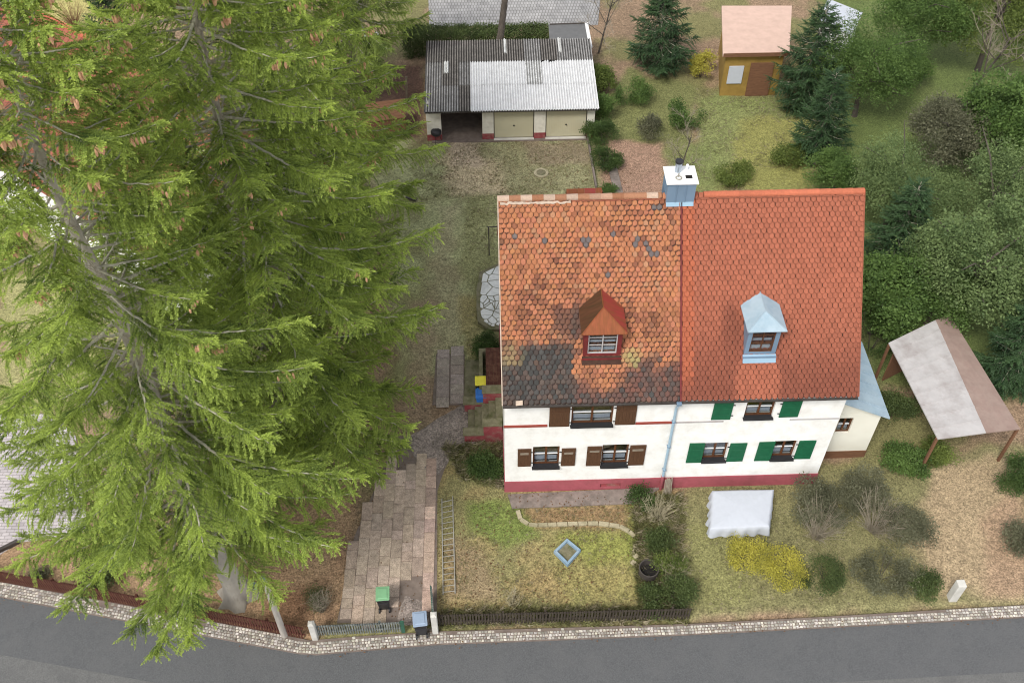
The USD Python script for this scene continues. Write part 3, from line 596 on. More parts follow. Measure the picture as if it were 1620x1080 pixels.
def ridge(roof, u0, u1, skip=(9, 9), tones=None):
    n = int((u1-u0)/.41)
    for k in range(n):
        a, b = u0+(u1-u0)*k/n, u0+(u1-u0)*(k+1)/n
        if a < skip[1] and b > skip[0]: continue
        th = np.linspace(-.1, math.pi+.1, 8); r0, r1 = .125, .14
        ring = lambda u, r: np.c_[np.full(len(th), u), LY-r*np.cos(th), HR-.045+r*np.sin(th)*.95]
        o1, o2, i1, i2 = ring(a-.02, r0), ring(b-.005, r1), ring(a-.02, r0-.018), ring(b-.005, r1-.018)
        V = np.vstack([o1, o2, i1, i2]); m = len(th); f = []
        for q in range(m-1): f += [(q, q+1, m+q+1), (q, m+q+1, m+q), (2*m+q, 3*m+q+1, 2*m+q+1), (2*m+q, 3*m+q, 3*m+q+1), (q, 2*m+q+1, q+1), (q, 2*m+q, 2*m+q+1), (m+q, m+q+1, 3*m+q+1), (m+q, 3*m+q+1, 3*m+q)]
        c = np.array(tones[rng.integers(len(tones))])*rng.uniform(.72, .98)
        obj(roof, 'ridge_tile', (V, np.array(f)), 'tile_look', tint=np.tile(c, (len(V), 1)))
ridge(rL, -.08, XM, (6.0, 9), [S(186, 148, 124), S(178, 128, 98), S(198, 172, 152), S(168, 116, 86)])
ridge(rR, XM+.02, 13.32, (0, 7.05), [S(206, 120, 90)])
# mortar bedding under the ridge tiles, with the broken white patch at the left
def bead(u0, u1, s, r, seed):
    u = np.arange(u0, u1, .08); q = np.random.default_rng(seed)
    return tube([roofP(np.array(a), np.array(s+q.normal(0, .015)), np.array(.045)) for a in u], r*q.uniform(.6, 1.3, len(u)), 5)
obj(rL, 'mortar_bed', bead(.0, 2.6, 7.46, .06, 2), 'mortar'); obj(rL, 'mortar_bed', bead(2.6, 6.0, 7.50, .035, 1), 'roof_back')
obj(rR, 'mortar_bed', bead(7.1, 13.25, 7.50, .04, 3), 'tile_look' if False else 'roof_back')
obj(rL, 'verge_board', hull([roofP(np.array(u), np.array(s), np.array(n)) for u in (-.1, -.062) for s in (0, SL) for n in (-.16, .055)]), 'mortar')
obj(rR, 'verge_board', hull([roofP(np.array(u), np.array(s), np.array(n)) for u in (13.302, 13.34) for s in (0, SL) for n in (-.16, .055)]), 'roof_back')
obj(rR, 'party_flashing', hull([roofP(np.array(u), np.array(s), np.array(n)) for u in (XM-.012, XM+.05) for s in (0, SL-.1) for n in (-.0, .075)]), 'red_paint')
# gutters: open half round
def gutter(x0, x1, z):
    th = np.linspace(0, math.pi, 7); r = .065; yc = -OV-.045
    pr = np.c_[yc-r*np.cos(th), z-r*np.sin(th)]; pi_ = np.c_[yc-(r-.008)*np.cos(th), z-(r-.008)*np.sin(th)]
    V = np.array([(x, a, b) for x in (x0, x1) for a, b in list(pr)+list(pi_)]); m = 7; f = []
    for q in range(m-1):
        f += [(q, q+1, 2*m+q+1), (q, 2*m+q+1, 2*m+q), (m+q, 3*m+q+1, m+q+1), (m+q, 3*m+q, 3*m+q+1)]
    return (V, np.array(f))
obj(house, 'gutter', gutter(-.06, XM, HE-.03), 'gutter_metal'); obj(neighbour, 'gutter', gutter(XM+.01, 13.32, HE-.03), 'gutter_metal')
px_ = XM+.02
obj(house, 'eave_boarding', box(-.05, XM, -OV+.02, -.004, HE-.07, HE-.045), 'wood_grey'); obj(neighbour, 'eave_boarding', box(XM+.01, 13.3, -OV+.02, -.004, HE-.07, HE-.045), 'white_paint')
lt = roofP(np.array([.42, .68, .68, .42, .42, .68, .68, .42]), np.array([.0, .02, .2, .18]*2), np.array([.07]*4+[.11]*4)); obj(rL, 'loose_tile', hull(lt), 'mortar')
obj(house, 'downpipe', tube([(px_-.06, -OV-.045, HE-.1), (px_-.06, -OV-.04, HE-.22), (px_-.03, -.2, HE-.5), (px_-.03, -.09, HE-.75), (px_-.03, -.09, .95)], .055, 8), 'pipe_blue')
obj(house, 'downpipe_foot', tube([(px_-.03, -.09, .95), (px_-.03, -.09, .0)], .068, 8), 'plinth_paint')
obj(house, 'pipe_hopper', rbox(px_-.15, px_+.05, -OV-.12, -OV+.02, HE-.17, HE-.02, .02), 'zinc')
obj(house, 'pipe_clamp', cat_([box(px_-.1, px_+.04, -.16, -.0, zz, zz+.03) for zz in (1.4, 3.0, 4.6)]), 'zinc')

# dormers
def dormer(house_, roof_s, u0, u1, mats, right=False):
    yb = float(roofP(np.array(0.), np.array(roof_s))[1]); zb = float(roofP(np.array(0.), np.array(roof_s))[2])
    hgt = 1.5 if not right else 1.55
    zt = zb+hgt; yr = lambda zz: (zz-HE)/math.tan(RA)-OV       # where height zz meets the roof plane
    d = obj(house_, 'dormer', cat_([box(u0, u0+.16, yb, yb+.12, zb-.1, zt), box(u1-.16, u1, yb, yb+.12, zb-.1, zt), box(u0+.16, u1-.16, yb, yb+.12, zb-.1, zb+.18), box(u0+.16, u1-.16, yb, yb+.12, zt-.08, zt)]), mats['front'])
    for x0, x1 in ((u0, u0+.04), (u1-.04, u1)):       # cheeks
        pts = [(x, yy, zz) for x in (x0+.002, x1-.002) for yy, zz in ((yb+.121, zb), (yb+.121, zt), (yr(zt)+.1, zt))]
        obj(d, 'cheek', hull(pts), mats['cheek'])
    x0, x1, z0, z1 = u0+.16, u1-.16, zb+.18, zt-.08; yi = yb+.03; mid = (x0+x1)/2
    obj(d, 'frame', cat_([box(x0, x0+.04, yi, yi+.05, z0, z1), box(x1-.04, x1, yi, yi+.05, z0, z1), box(x0+.04, x1-.04, yi, yi+.05, z0, z0+.05), box(x0+.04, x1-.04, yi, yi+.05, z1-.05, z1), box(mid-.02, mid+.02, yi, yi+.05, z0+.05, z1-.05)]+[box(a, b, yi+.005, yi+.045, zz-.014, zz+.014) for a, b in ((x0+.05, mid-.03), (mid+.03, x1-.05)) for zz in (z0+(z1-z0)*.36, z0+(z1-z0)*.68)]), mats['frame'])
    obj(d, 'pane', box(x0+.051, x1-.051, yi+.022, yi+.028, z0+.051, z1-.051), 'glass')
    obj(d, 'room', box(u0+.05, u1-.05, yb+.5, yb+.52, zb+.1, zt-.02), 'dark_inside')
    obj(d, 'reflection_strip', cat_([box(x0+.06, x1-.06, yi+.12, yi+.14, z0+.05, z0+.24), box(x0+.06, x1-.06, yi+.12, yi+.14, z0+.5, z0+.6)]), 'fabric_white')  # pale strips added behind the pane, imitating reflected sky
    obj(d, 'sill', box(u0-.04, u1+.04, yb-.12, yb-.002, zb-.03, zb+.02), mats['front'])
    obj(d, 'apron', hull([roofP(np.array(u), np.array(s), np.array(n)) for u in (u0-.03, u1+.03) for s in (roof_s-.28, roof_s+.05) for n in (.02, .064)]), mats['apron'])
    # hipped sheet metal roof
    ov = .13; rise = .5 if not right else .30; mx = (u0+u1)/2; zr = zt+rise
    yf = yb-.2; yh = yb+.62 if not right else yb+.5
    A, B = (u0-ov, yf, zt-.05), (u1+ov, yf, zt-.05); R0 = (mx, yh, zr); R1 = (mx, yr(zr)+.02, zr); A2 = (u0-ov, yr(zt-.05)+.02, zt-.05); B2 = (u1+ov, yr(zt-.05)+.02, zt-.05)
    th = np.array([0, 0, -.035])
    def plate(*p):
        p = [np.array(q, float) for q in p]; return hull(p+[q+th for q in p])
    obj(d, 'roof_sheet', plate(A, B, R0), mats['rf']); obj(d, 'roof_sheet', plate(A, R0, R1, A2), mats['rl']); obj(d, 'roof_sheet', plate(B, R0, R1, B2), mats['rr'])
    obj(d, 'roof_fold', cat_([tube([np.array(p)+[0, 0, .004], np.array(q)+[0, 0, .004]], .018, 5) for p, q in ((A, R0), (B, R0), (R0, R1))]), mats['rf'])
    return d
dormer(house, 1.74, 2.94, 4.34, dict(front='red_paint', cheek='red_paint', frame='canopy_grey', apron='under_roof', rf='rust_front', rl='rust_left', rr='rust_right'))
dormer(neighbour, 1.66, 8.94, 10.12, dict(front='zinc', cheek='zinc', frame='window_wood', apron='zinc_light', rf='zinc_roof', rl='zinc_roof', rr='zinc_roof'), right=True)

# chimney shared at the party wall
ch = thing('chimney', 'square zinc clad chimney with white top plate and steel flue on the roof ridge', 'chimney', (6.56, 4.7, 11.5))
cx0, cx1, cy0, cy1, czt = 6.02, 7.04, 4.28, 5.2, 12.78
obj(ch, 'cladding', box(cx0, cx1, cy0, cy1, 11.3, czt), 'zinc')
for k in range(1, 3): obj(ch, 'seam', box(cx0+(cx1-cx0)*k/3-.012, cx0+(cx1-cx0)*k/3+.012, cy0-.025, cy0-.001, 11.95, czt-.01), 'zinc')
for k in range(1, 4): obj(ch, 'seam', box(cx0-.025, cx0-.001, cy0+(cy1-cy0)*k/4-.012, cy0+(cy1-cy0)*k/4+.012, 11.4, czt-.01), 'zinc')
for a, b in ((cx0+.01, (cx0+cx1)/2-.015), ((cx0+cx1)/2+.015, cx1-.01)):
    obj(ch, 'flashing', hull([roofP(np.array(u), np.array(s), np.array(n)) for u in (a, b) for s in (7.22, 7.62) for n in (.05, .075)]), 'zinc_light')
obj(ch, 'top_plate', rbox(cx0-.07, cx1+.07, cy0-.06, cy1+.06, czt, czt+.05, .012), 'white_paint')
flx, fly = cx0+.42, cy0+.62
obj(ch, 'flue', tube([(flx, fly, czt+.05), (flx, fly, czt+.46)], .12, 16), 'flue_steel')
obj(ch, 'flue_cap', tube([(flx, fly, czt+.5), (flx, fly, czt+.57)], .145, 16), 'sill_dark')
obj(ch, 'flue_collar', cat_([tube([(flx, fly, czt+.05), (flx, fly, czt+.09)], .17, 16)]), 'white_paint')
th = np.linspace(0, 2*math.pi, 20)
obj(ch, 'cover_ring', tube(np.c_[flx-.02+.105*np.cos(th), cy0+.26+.105*np.sin(th), np.full(20, czt+.075)], .022, 5), 'alu')
obj(ch, 'cover_hook', tube([(flx-.02, cy0+.34, czt+.05), (flx-.02, cy0+.36, czt+.18), (flx+.01, cy0+.36, czt+.2)], .02, 5), 'alu')
obj(ch, 'flue_opening', cat_([box(cx0+.66, cx0+.90, cy0+.24, cy0+.42, czt+.051, czt+.058)]), 'skin_dark')
obj(ch, 'vent_pipe', tube([(cx0+.76, cy0+.72, czt+.05), (cx0+.76, cy0+.72, czt+.25)], .035, 8), 'white_paint')
obj(ch, 'vent_cap', tube([(cx0+.76, cy0+.72, czt+.25), (cx0+.76, cy0+.72, czt+.29)], .055, 8), 'white_paint')

# lean-to extension on the right gable
ext = thing('extension', 'cream lean-to extension with a pale blue grey roof on the gable end of the house', 'extension', (14, 3.2, 0))
obj(ext, 'wall', cat_([wall_with_holes(13.16, 15.6, 0.45, 3.05, [(13.9, 14.5, 1.75, 2.75)], 1.3, 1.55), box(15.35, 15.6, 1.55, 5.2, .45, 3.0)]), 'cream_plaster')
obj(ext, 'plinth', cat_([box(13.16, 15.62, 1.27, 1.55, -.2, .447), box(15.35, 15.62, 1.55, 5.2, -.2, .447)]), 'wood_brown')
obj(ext, 'roof', hull([(13.13, 1.05, 4.35), (13.13, 5.3, 4.35), (15.85, 1.05, 3.0), (15.85, 5.3, 3.0), (13.13, 1.05, 4.27), (13.13, 5.3, 4.27), (15.85, 1.05, 2.92), (15.85, 5.3, 2.92)]), 'zinc_roof')
obj(ext, 'roof_seam', cat_([bar((13.15, yy, 4.365), (15.83, yy, 3.035), .03) for yy in np.arange(1.5, 5.2, .6)]), 'zinc_roof')
obj(ext, 'gable_infill', hull([(x, y_, z_) for y_ in (1.3, 1.5) for x, z_ in ((13.16, 3.06), (15.55, 3.06), (13.16, 4.2))]), 'cream_plaster')
we = window(ext, (13.9, 14.5, 1.75, 2.75), 'window_wood', y=1.3, box_front=False, depth=.08)

# side steps up to the house door
steps = thing('stairs', 'mossy concrete steps between red side walls rising to the house side', 'stairs', (-.8, 3.6, 0))
y0, y1 = 2.62, 4.72
for k in range(5): obj(steps, 'step', rbox(-1.55+.31*k, -1.55+.31*(k+1)+(.0 if k < 4 else .0), y0+.34, y1-.40, -.1, .18+.2*k, .012), 'mossy_concrete')
obj(steps, 'cheek_wall', cat_([box(-1.70, -.86, y0, y0+.335, -.1, .50), box(-.858, -.04, y0, y0+.335, -.1, 1.12)]), 'old_plinth')
for m_ in (rbox(-1.76, -.84, y0-.05, y0+.36, .502, .60, .015), rbox(-.90, -.035, y0-.05, y0+.36, 1.122, 1.22, .015)): obj(steps, 'coping', m_, 'mossy_concrete')
obj(steps, 'cheek_wall', cat_([box(-1.70, -.86, y1-.39, y1, -.1, .50), box(-.858, -.04, y1-.39, y1, -.1, 1.25)]), 'old_plinth')
for m_ in (rbox(-1.76, -.84, y1-.42, y1+.04, .502, .60, .015), rbox(-.90, -.035, y1-.42, y1+.04, 1.252, 1.33, .015)): obj(steps, 'coping', m_, 'mossy_concrete')
cel = thing('cellar_cover', 'dark brown board cover over the cellar entry behind the side steps', 'cellar cover', (-.5, 6, 0))
obj(cel, 'side_wall', cat_([box(-1.02, -.04, 4.80, 4.98, -.1, 1.0), box(-1.02, -.85, 4.98, 7.3, -.1, .95), box(-.85, -.04, 7.1, 7.3, -.1, .95)]), 'mossy_concrete')
for k in range(4): obj(cel, 'board', box(-.70+.165*k, -.70+.165*k+.16, 4.90, 7.25, 1.004, 1.035+.004*(k % 2)), 'cover_brown')
obj(None, 'side_kerb', prism([(-1.75, 4.8), (-1.03, 4.8), (-1.03, 7.4), (-1.65, 7.4)], -.1, .05), 'mossy_concrete', kind='structure')

# ------------------------------------------------------------------ garage block
gar = thing('garage', 'three bay garage with corrugated roof half bright white and half dark', 'garage', (1.05, 27.5, 0))
gx0, gx1, gy, gb, ge = -3.82, 5.95, 24.78, 31.2, 2.12
ge2 = 2.72
def gF(px, py): return Fy(px, py, gy)
xs_ = [gF(a, 200)[0] for a in (675, 698, 763, 781, 845, 863, 928, 940)]
piers = [(xs_[0], xs_[1]), (xs_[2], xs_[3]), (xs_[4], xs_[5]), (xs_[6], xs_[7])]
for a, b in piers:
    obj(gar, 'pier', box(a, b, gy, gy+.35, .42, ge-.02), 'old_plaster'); obj(gar, 'pier_plinth', box(a-.01, b+.01, gy-.012, gy+.35, -.1, .417), 'old_plinth')
obj(gar, 'wall', cat_([box(gx0, gx0+.2, gy+.351, gb, -.1, ge+.2), box(gx1-.2, gx1, gy+.351, gb, -.1, ge+.2), box(gx0+.2, gx1-.2, gb-.2, gb, -.1, ge+.4)]), 'old_plaster')
for xx in ((xs_[2]+xs_[3])/2, (xs_[4]+xs_[5])/2): obj(gar, 'dividing_wall', box(xx-.1, xx+.1, gy+.351, gb-.2, -.1, ge+.1), 'old_plaster')
obj(gar, 'floor', box(gx0+.2, gx1-.2, gy-.25, gb-.2, -.1, .035), 'earth_floor')
obj(gar, 'lintel', box(gx0, gx1, gy+.02, gy+.3, ge-.02, ge+.1), 'gutter_metal')
for a, b in ((xs_[3], xs_[4]), (xs_[5], xs_[6])):
    ps = [box(a+.02, b-.02, gy+.1, gy+.13, .06, ge-.03)]; n = int((b-a)/.11)
    for k in range(n): xx = a+.05+(b-a-.1)*k/n; ps.append(box(xx, xx+.06, gy+.085, gy+.0999, .1, ge-.06))
    dr = obj(gar, 'garage_door', cat_(ps), 'door_cream')
    obj(dr, 'door_frame', cat_([box(a+.002, a+.05, gy+.06, gy+.2, .036, ge-.022), box(b-.05, b-.002, gy+.06, gy+.2, .036, ge-.022)]), 'gutter_metal')
    obj(dr, 'handle', cat_([rbox((a+b)/2-.05, (a+b)/2+.05, gy+.03, gy+.084, .88, .93, .01), tube([((a+b)/2, gy+.1, .905), ((a+b)/2, gy+.04, .905)], .03, 8)]), 'hinge_metal')
    obj(dr, 'threshold', box(a, b, gy-.15, gy+.058, -.05, .06), 'post_concrete')
# corrugated sheets, each a part; 3 courses
def corr(x0, x1, y0_, y1_, z0_, z1_, pitch=.15, amp=.045, jag=None, seed=0):
    n = int(round((x1-x0)/pitch*6)); X = np.linspace(x0, x1, n+1); ph = 2*np.pi*(X-gx0)/pitch; wv = amp*np.cos(ph)
    q = np.random.default_rng(seed)
    a0 = np.full(n+1, y0_); a1 = np.full(n+1, y1_)+ (q.normal(0, .01) if jag is None else 0)
    if jag is not None: a1 = a1-jag*np.repeat(q.random(n//6+2), 6)[:n+1]
    zt = lambda yy: z0_+(z1_-z0_)*(yy-y0_)/(y1_-y0_)
    top0, top1 = np.c_[X, a0, zt(a0)+wv], np.c_[X, a1, zt(a1)+wv]
    V = np.vstack([top0, top1, top0-[0, 0, .008], top1-[0, 0, .008]]); m = n+1; f = []
    for k in range(n):
        f += [(k, k+1, m+k+1), (k, m+k+1, m+k), (2*m+k, 3*m+k+1, 2*m+k+1), (2*m+k, 3*m+k, 3*m+k+1), (k, 2*m+k+1, k+1), (k, 2*m+k, 2*m+k+1), (m+k, m+k+1, 3*m+k+1), (m+k, 3*m+k+1, 3*m+k)]
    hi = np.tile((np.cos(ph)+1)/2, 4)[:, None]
    return (V, np.array(f)), hi
r0, r3 = G(672, 178, ge+.12)[1]-.02, G(677, 66, ge2+.12)[1]
zr = lambda yy: ge+.14+(ge2-ge)*(yy-r0)/(r3-r0)
ysp = [r0, r0+(r3-r0)*.37, r0+(r3-r0)*.70, r3]
xsp = np.array([gx0-.12+.15*6.6*k for k in range(11)]); xsp[-1] = gx1+.14
xwhite = xsp[3]-.15*2
rng = np.random.default_rng(21)
def course(c, x0, x1, m, lift, jag=None):
    ya, yb_ = ysp[c]-(.12 if c else .0), ysp[c+1]
    me, hi = corr(x0, x1, ya, yb_, zr(ya)+lift+.014*c, zr(yb_)+lift+.014*c-.012, jag=jag, seed=int(abs(x0)*100)+c)
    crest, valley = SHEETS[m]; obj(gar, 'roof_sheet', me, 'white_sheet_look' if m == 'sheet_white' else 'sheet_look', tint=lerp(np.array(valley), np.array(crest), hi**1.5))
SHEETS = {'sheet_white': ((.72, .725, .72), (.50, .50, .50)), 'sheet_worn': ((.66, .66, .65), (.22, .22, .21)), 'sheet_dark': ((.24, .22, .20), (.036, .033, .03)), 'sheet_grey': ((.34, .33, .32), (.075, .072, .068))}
for k in range(10):
    a, b = xsp[k], xsp[k+1]
    for c in range(3):
        if c < 2:
            if k < 3:
                b_ = min(b, xwhite) if k == 2 else b
                course(c, a, b_, ['sheet_grey', 'sheet_dark'][rng.integers(2)] if c == 0 else ['sheet_dark', 'sheet_dark', 'sheet_grey'][rng.integers(3)], rng.normal(0, .003))
            else:
                a_ = xwhite if k == 3 else a
                course(c, a_, b, 'sheet_worn' if (c == 1 and k in (6,)) else 'sheet_white', .012+rng.normal(0, .003), jag=.35 if (c == 1 and k in (7,)) else (.05 if c == 1 else None))
        else: course(c, a, b, ['sheet_dark', 'sheet_dark', 'sheet_dark', 'sheet_dark', 'sheet_dark', 'sheet_dark', 'sheet_grey', 'sheet_dark', 'sheet_grey', 'sheet_grey'][k], -.006+rng.normal(0, .003))
for (a, w_, c) in ((xsp[1]+.1, .28, 1), (xsp[4]+.75, .16, 2), (xsp[8]+.1, .18, 2)):
    ya, yb_ = ysp[c]+(ysp[c+1]-ysp[c])*(.45 if c < 2 else .3), ysp[c+1]-(.1 if c < 2 else 0); me, hi = corr(a, a+w_, ya, yb_, zr(ya)+.05+.014*c, zr(yb_)+.05+.014*c, seed=7)
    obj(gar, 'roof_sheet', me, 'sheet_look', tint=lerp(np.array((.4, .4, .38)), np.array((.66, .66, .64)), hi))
obj(gar, 'fascia', box(gx0-.1, gx1+.1, gy-.33, gy-.30, ge-.02, ge+.09), 'gutter_metal')
obj(gar, 'rafter', cat_([bar((xx, gy-.3, ge+.045), (xx, gb-.15, ge2-.02), .08, .1) for xx in np.arange(gx0+.3, gx1, 1.15)]), 'wood_grey')

# ------------------------------------------------------------------ neighbour's house at the left, mostly behind the spruces
lh = thing('house', 'white house with a red tiled roof showing through the spruce branches', 'house', (-20, 16, 0))
e_dir = np.array([0.775, -0.632]); e_n = np.array([0.632, 0.775])          # along the eave, towards the ridge
eb = G(0, 243, 5.0)[:2]
def LH(t, d, z): p = eb+e_dir*t+e_n*d; return np.array([p[0], p[1], z])
T0, T1, DW = -7.0, 13.5, 5.9
rise = 4.0
rs = obj(lh, 'roof', cat_([hull([LH(t, d, z_) for t in (T0, T1) for d, z_ in ((-.4, 4.75), (DW, 9.0), (DW, 8.8), (-.4, 4.55))]), hull([LH(t, d, z_) for t in (T0, T1) for d, z_ in ((DW, 9.0), (9.6, 4.75), (9.6, 4.55), (DW, 8.8))])]), 'roof_back')
V, Fc, C, nv = [], [], [], 0
rng = np.random.default_rng(31)
sl = math.hypot(DW+.4, 4.25); kd, kz = (DW+.4)/sl, 4.25/sl
nrow = 20; ncol = 58
for r in range(nrow):
    for c in range(ncol):
        t0_, t1_ = T0+(T1-T0)*c/ncol, T0+(T1-T0)*(c+.94)/ncol; s0 = sl*r/nrow; s1 = s0+sl/nrow*1.05; off = np.array([-e_n[0]*kz, -e_n[1]*kz, kd])
        P4 = [LH(t, -.4+kd*s, 4.75+kz*s)+off*n for t, s, n in ((t0_, s0, .05), (t1_, s0, .05), (t1_, s1, .015), (t0_, s1, .015), ((t0_+t1_)/2, s0, .085), ((t0_+t1_)/2, s1, .05))]
        V.append(np.array(P4)); Fc.append(np.array([(0, 4, 5), (0, 5, 3), (4, 1, 2), (4, 2, 5), (0, 1, 4)])+nv); nv += 6
        C.append(np.tile(np.array(S(150, 92, 74))*rng.uniform(.75, 1.12), (6, 1)))
obj(rs, 'roof_tiles', (np.vstack(V), np.vstack(Fc)), 'tile_look', tint=np.vstack(C), kind='stuff')
for k in range(40):
    t = T0+(T1-T0)*k/40; obj(rs, 'ridge_tile', bar(LH(t, DW, 9.06), LH(t+(T1-T0)/40*.95, DW, 9.08), .24, .12), 'tile_look', tint=np.tile(np.array(S(196, 108, 84))*rng.uniform(.85, 1.1), (8, 1)))
def lwall(t0, t1, d0, d1, z0, z1): return hull([LH(t, d, z_) for t in (t0, t1) for d in (d0, d1) for z_ in (z0, z1)])
obj(lh, 'wall', cat_([lwall(T0+.3, T1-.3, 0, .3, -.2, 4.85), lwall(T1-.6, T1-.3, .301, 9.2, -.2, 4.85), lwall(T0+.3, T0+.6, .301, 9.2, -.2, 4.85), hull([LH(t, d, z_) for t in (T1-.6, T1-.3) for d, z_ in ((.3, 4.84), (9.2, 4.84), (DW, 8.6))])]), 'plaster')
obj(lh, 'fascia', lwall(T0, T1, -.42, -.39, 4.5, 4.68), 'white_paint')
for t, z0, z1, w_ in ((1.7, 2.6, 3.7, 1.1), (4.4, 2.6, 3.7, 1.1), (7.2, 2.5, 3.7, 1.2), (2.2, .3, 1.5, 1.3), (5.6, .3, 1.5, 1.3)):
    f = obj(lh, 'window', cat_([lwall(t, t+.09, -.06, -.002, z0, z1), lwall(t+w_-.09, t+w_, -.06, -.002, z0, z1), lwall(t+.09, t+w_-.09, -.06, -.002, z0, z0+.09), lwall(t+.09, t+w_-.09, -.06, -.002, z1-.09, z1)]), 'white_paint')
    obj(f, 'pane', lwall(t+.09, t+w_-.09, -.03, -.004, z0+.09, z1-.09), 'sill_dark')
    obj(f, 'sill', lwall(t-.05, t+w_+.05, -.22, -.061, z0-.06, z0), 'concrete')

# ------------------------------------------------------------------ sheds and far buildings
sh = thing('shed', 'small flat roofed grey shed behind the garage at the end of the hedge', 'shed', tuple(G(900, 60, 0)))
a, b, c_, d_ = [G(p, q, 2.2) for p, q in ((870, 40), (927, 38), (934, 76), (872, 76))]
obj(sh, 'wall', prism([p[:2] for p in (a, b, c_, d_)], -.1, 2.08), 'concrete'); obj(sh, 'roof', prism(Polygon([p[:2] for p in (a, b, c_, d_)]).buffer(.08, join_style=2), 2.085, 2.2), 'roof_felt')
obj(sh, 'roof_edge', bar(b+[.02, 0, .04], c_+[.02, 0, .04], .2, .1), 'white_paint')
obj(sh, 'roof_edge', bar(a+[0, .05, .02], b+[0, .05, .02], .08, .08), 'gutter_metal')
ws = thing('wood_shed', 'low brown plank shed beside the garage left wall, under the spruce branches', 'shed', tuple(G(620, 190, 0)))
pA, pB, pC, pD = G(560, 166, 1.7), G(640, 156, 1.7), G(641, 186, 1.45), G(565, 196, 1.45)
for k in range(7):
    t0_, t1_ = k/7, (k+.94)/7; q = [lerp(pA, pD, t0_), lerp(pB, pC, t0_), lerp(pB, pC, t1_), lerp(pA, pD, t1_)]
    obj(ws, 'plank', hull(q+[p-[0, 0, .035] for p in q]), 'wood_brown')
obj(ws, 'wall', cat_([bar((p[0], p[1], 0), (p[0], p[1], p[2]-.05), .09) for p in (pB-[.1, .1, 0], pC-[.1, -.1, 0], pA+[.1, 0, 0], pD+[.1, .1, 0])]+[bar(pD-[0, -.08, .7], pC-[0, -.08, .7], .03, 1.3)]), 'wood_brown')
pl = obj(None, 'leaning_plank', hull([np.array(G(642, 160, 0))+[dx, dy, 0] for dx in (0, .12) for dy in (0, .05)]+[np.array(G(641, 122, 1.9))+[dx, dy, 0] for dx in (0, .12) for dy in (0, .05)]), 'wood_grey', label='pale upright plank standing at the corner of the brown plank shed', cat='plank')
tb = thing('garden_table', 'white garden table glimpsed between the spruces at the top', 'table', tuple(G(585, 58, 0)))
ta = G(585, 55, .74)
obj(tb, 'table_top', rotz(rbox(ta[0]-.55, ta[0]+.55, ta[1]-.4, ta[1]+.4, .70, .74, .015), -.15, ta), 'white_paint')
for sx in (-1, 1):
    for sy in (-1, 1): obj(tb, 'leg', tube([(ta[0]+sx*.42, ta[1]+sy*.28, 0), (ta[0]+sx*.42, ta[1]+sy*.28, .70)], .025, 6), 'white_paint')
fh = thing('building', 'low pale pink building with ochre front wall beyond the lawn at top right', 'building', tuple(G(1195, 80, 0)))
q = [G(p, r_, 3.0) for p, r_ in ((1150, 84), (1242, 82), (1246, 14), (1148, 14))]
obj(fh, 'wall', prism([p[:2] for p in q], -.1, 2.9), 'ochre_wall'); obj(fh, 'roof', prism(Polygon([p[:2] for p in q]).buffer(.25, join_style=2), 2.9, 3.06), 'pink_roof')
obj(fh, 'roof_edge', bar(q[0]+[-.25, -.27, .0], q[1]+[.25, -.27, 0], .05, .24), 'wood_brown')
xa, xb = q[0][0], q[1][0]
obj(fh, 'door', box(xa+1.6, xb-.5, q[0][1]-.07, q[0][1]-.001, 0, 2.3), 'wood_brown')
obj(fh, 'window', box(xa+.3, xa+1.2, q[0][1]-.06, q[0][1]-.001, .9, 2.1), 'fabric_white')
ws2 = thing('shed', 'small white shed among trees at the top edge right of the pink building', 'shed', tuple(G(1315, 40, 0)))
q = [G(p, r_, 2.3) for p, r_ in ((1300, 30), (1345, 52), (1362, 20), (1312, 0))]
obj(ws2, 'wall', prism([p[:2] for p in q], -.1, 2.2), 'white_paint'); obj(ws2, 'roof', prism(Polygon([p[:2] for p in q]).buffer(.12, join_style=2), 2.203, 2.28), 'fabric_white')
cp = thing('carport', 'pale grey roofed carport standing right of the house extension', 'carport', tuple(G(1510, 620, 0)))
q = [G(p, r_, 2.5) for p, r_ in ((1406, 542), (1480, 506), (1560, 684), (1484, 694))]; q2 = [q[1], G(1503, 498, 2.35), G(1614, 678, 2.35), q[2]]
dn = np.array([0, 0, -.06])
obj(cp, 'roof', hull(q+[p+dn for p in q]), 'canopy_grey'); obj(cp, 'roof_strip', hull(q2+[p+dn for p in q2]), 'canopy_brown')
for t in np.linspace(.1, .9, 8): obj(cp, 'roof_batten', bar(lerp(q[0], q[3], t)+[0, 0, .012], lerp(q[1], q[2], t)+[0, 0, .012], .04, .03), 'canopy_grey')
for p in (q[0], q[3], q2[1], q2[2]): obj(cp, 'post', bar((p[0]*.985+.28, p[1]*.97+.1, 0), (p[0]*.985+.28, p[1]*.97+.1, p[2]-.061), .1), 'wood_brown')
obj(cp, 'back_wall', hull([lerp(q[0], q[1], t)*np.array([1, 1, 0])+[0.1, -.2, z_] for t in (.1, .9) for z_ in (0, 2.35)]+[lerp(q[0], q[1], t)*np.array([1, 1, 0])+[.13, -.26, z_] for t in (.1, .9) for z_ in (0, 2.35)]), 'wood_brown')
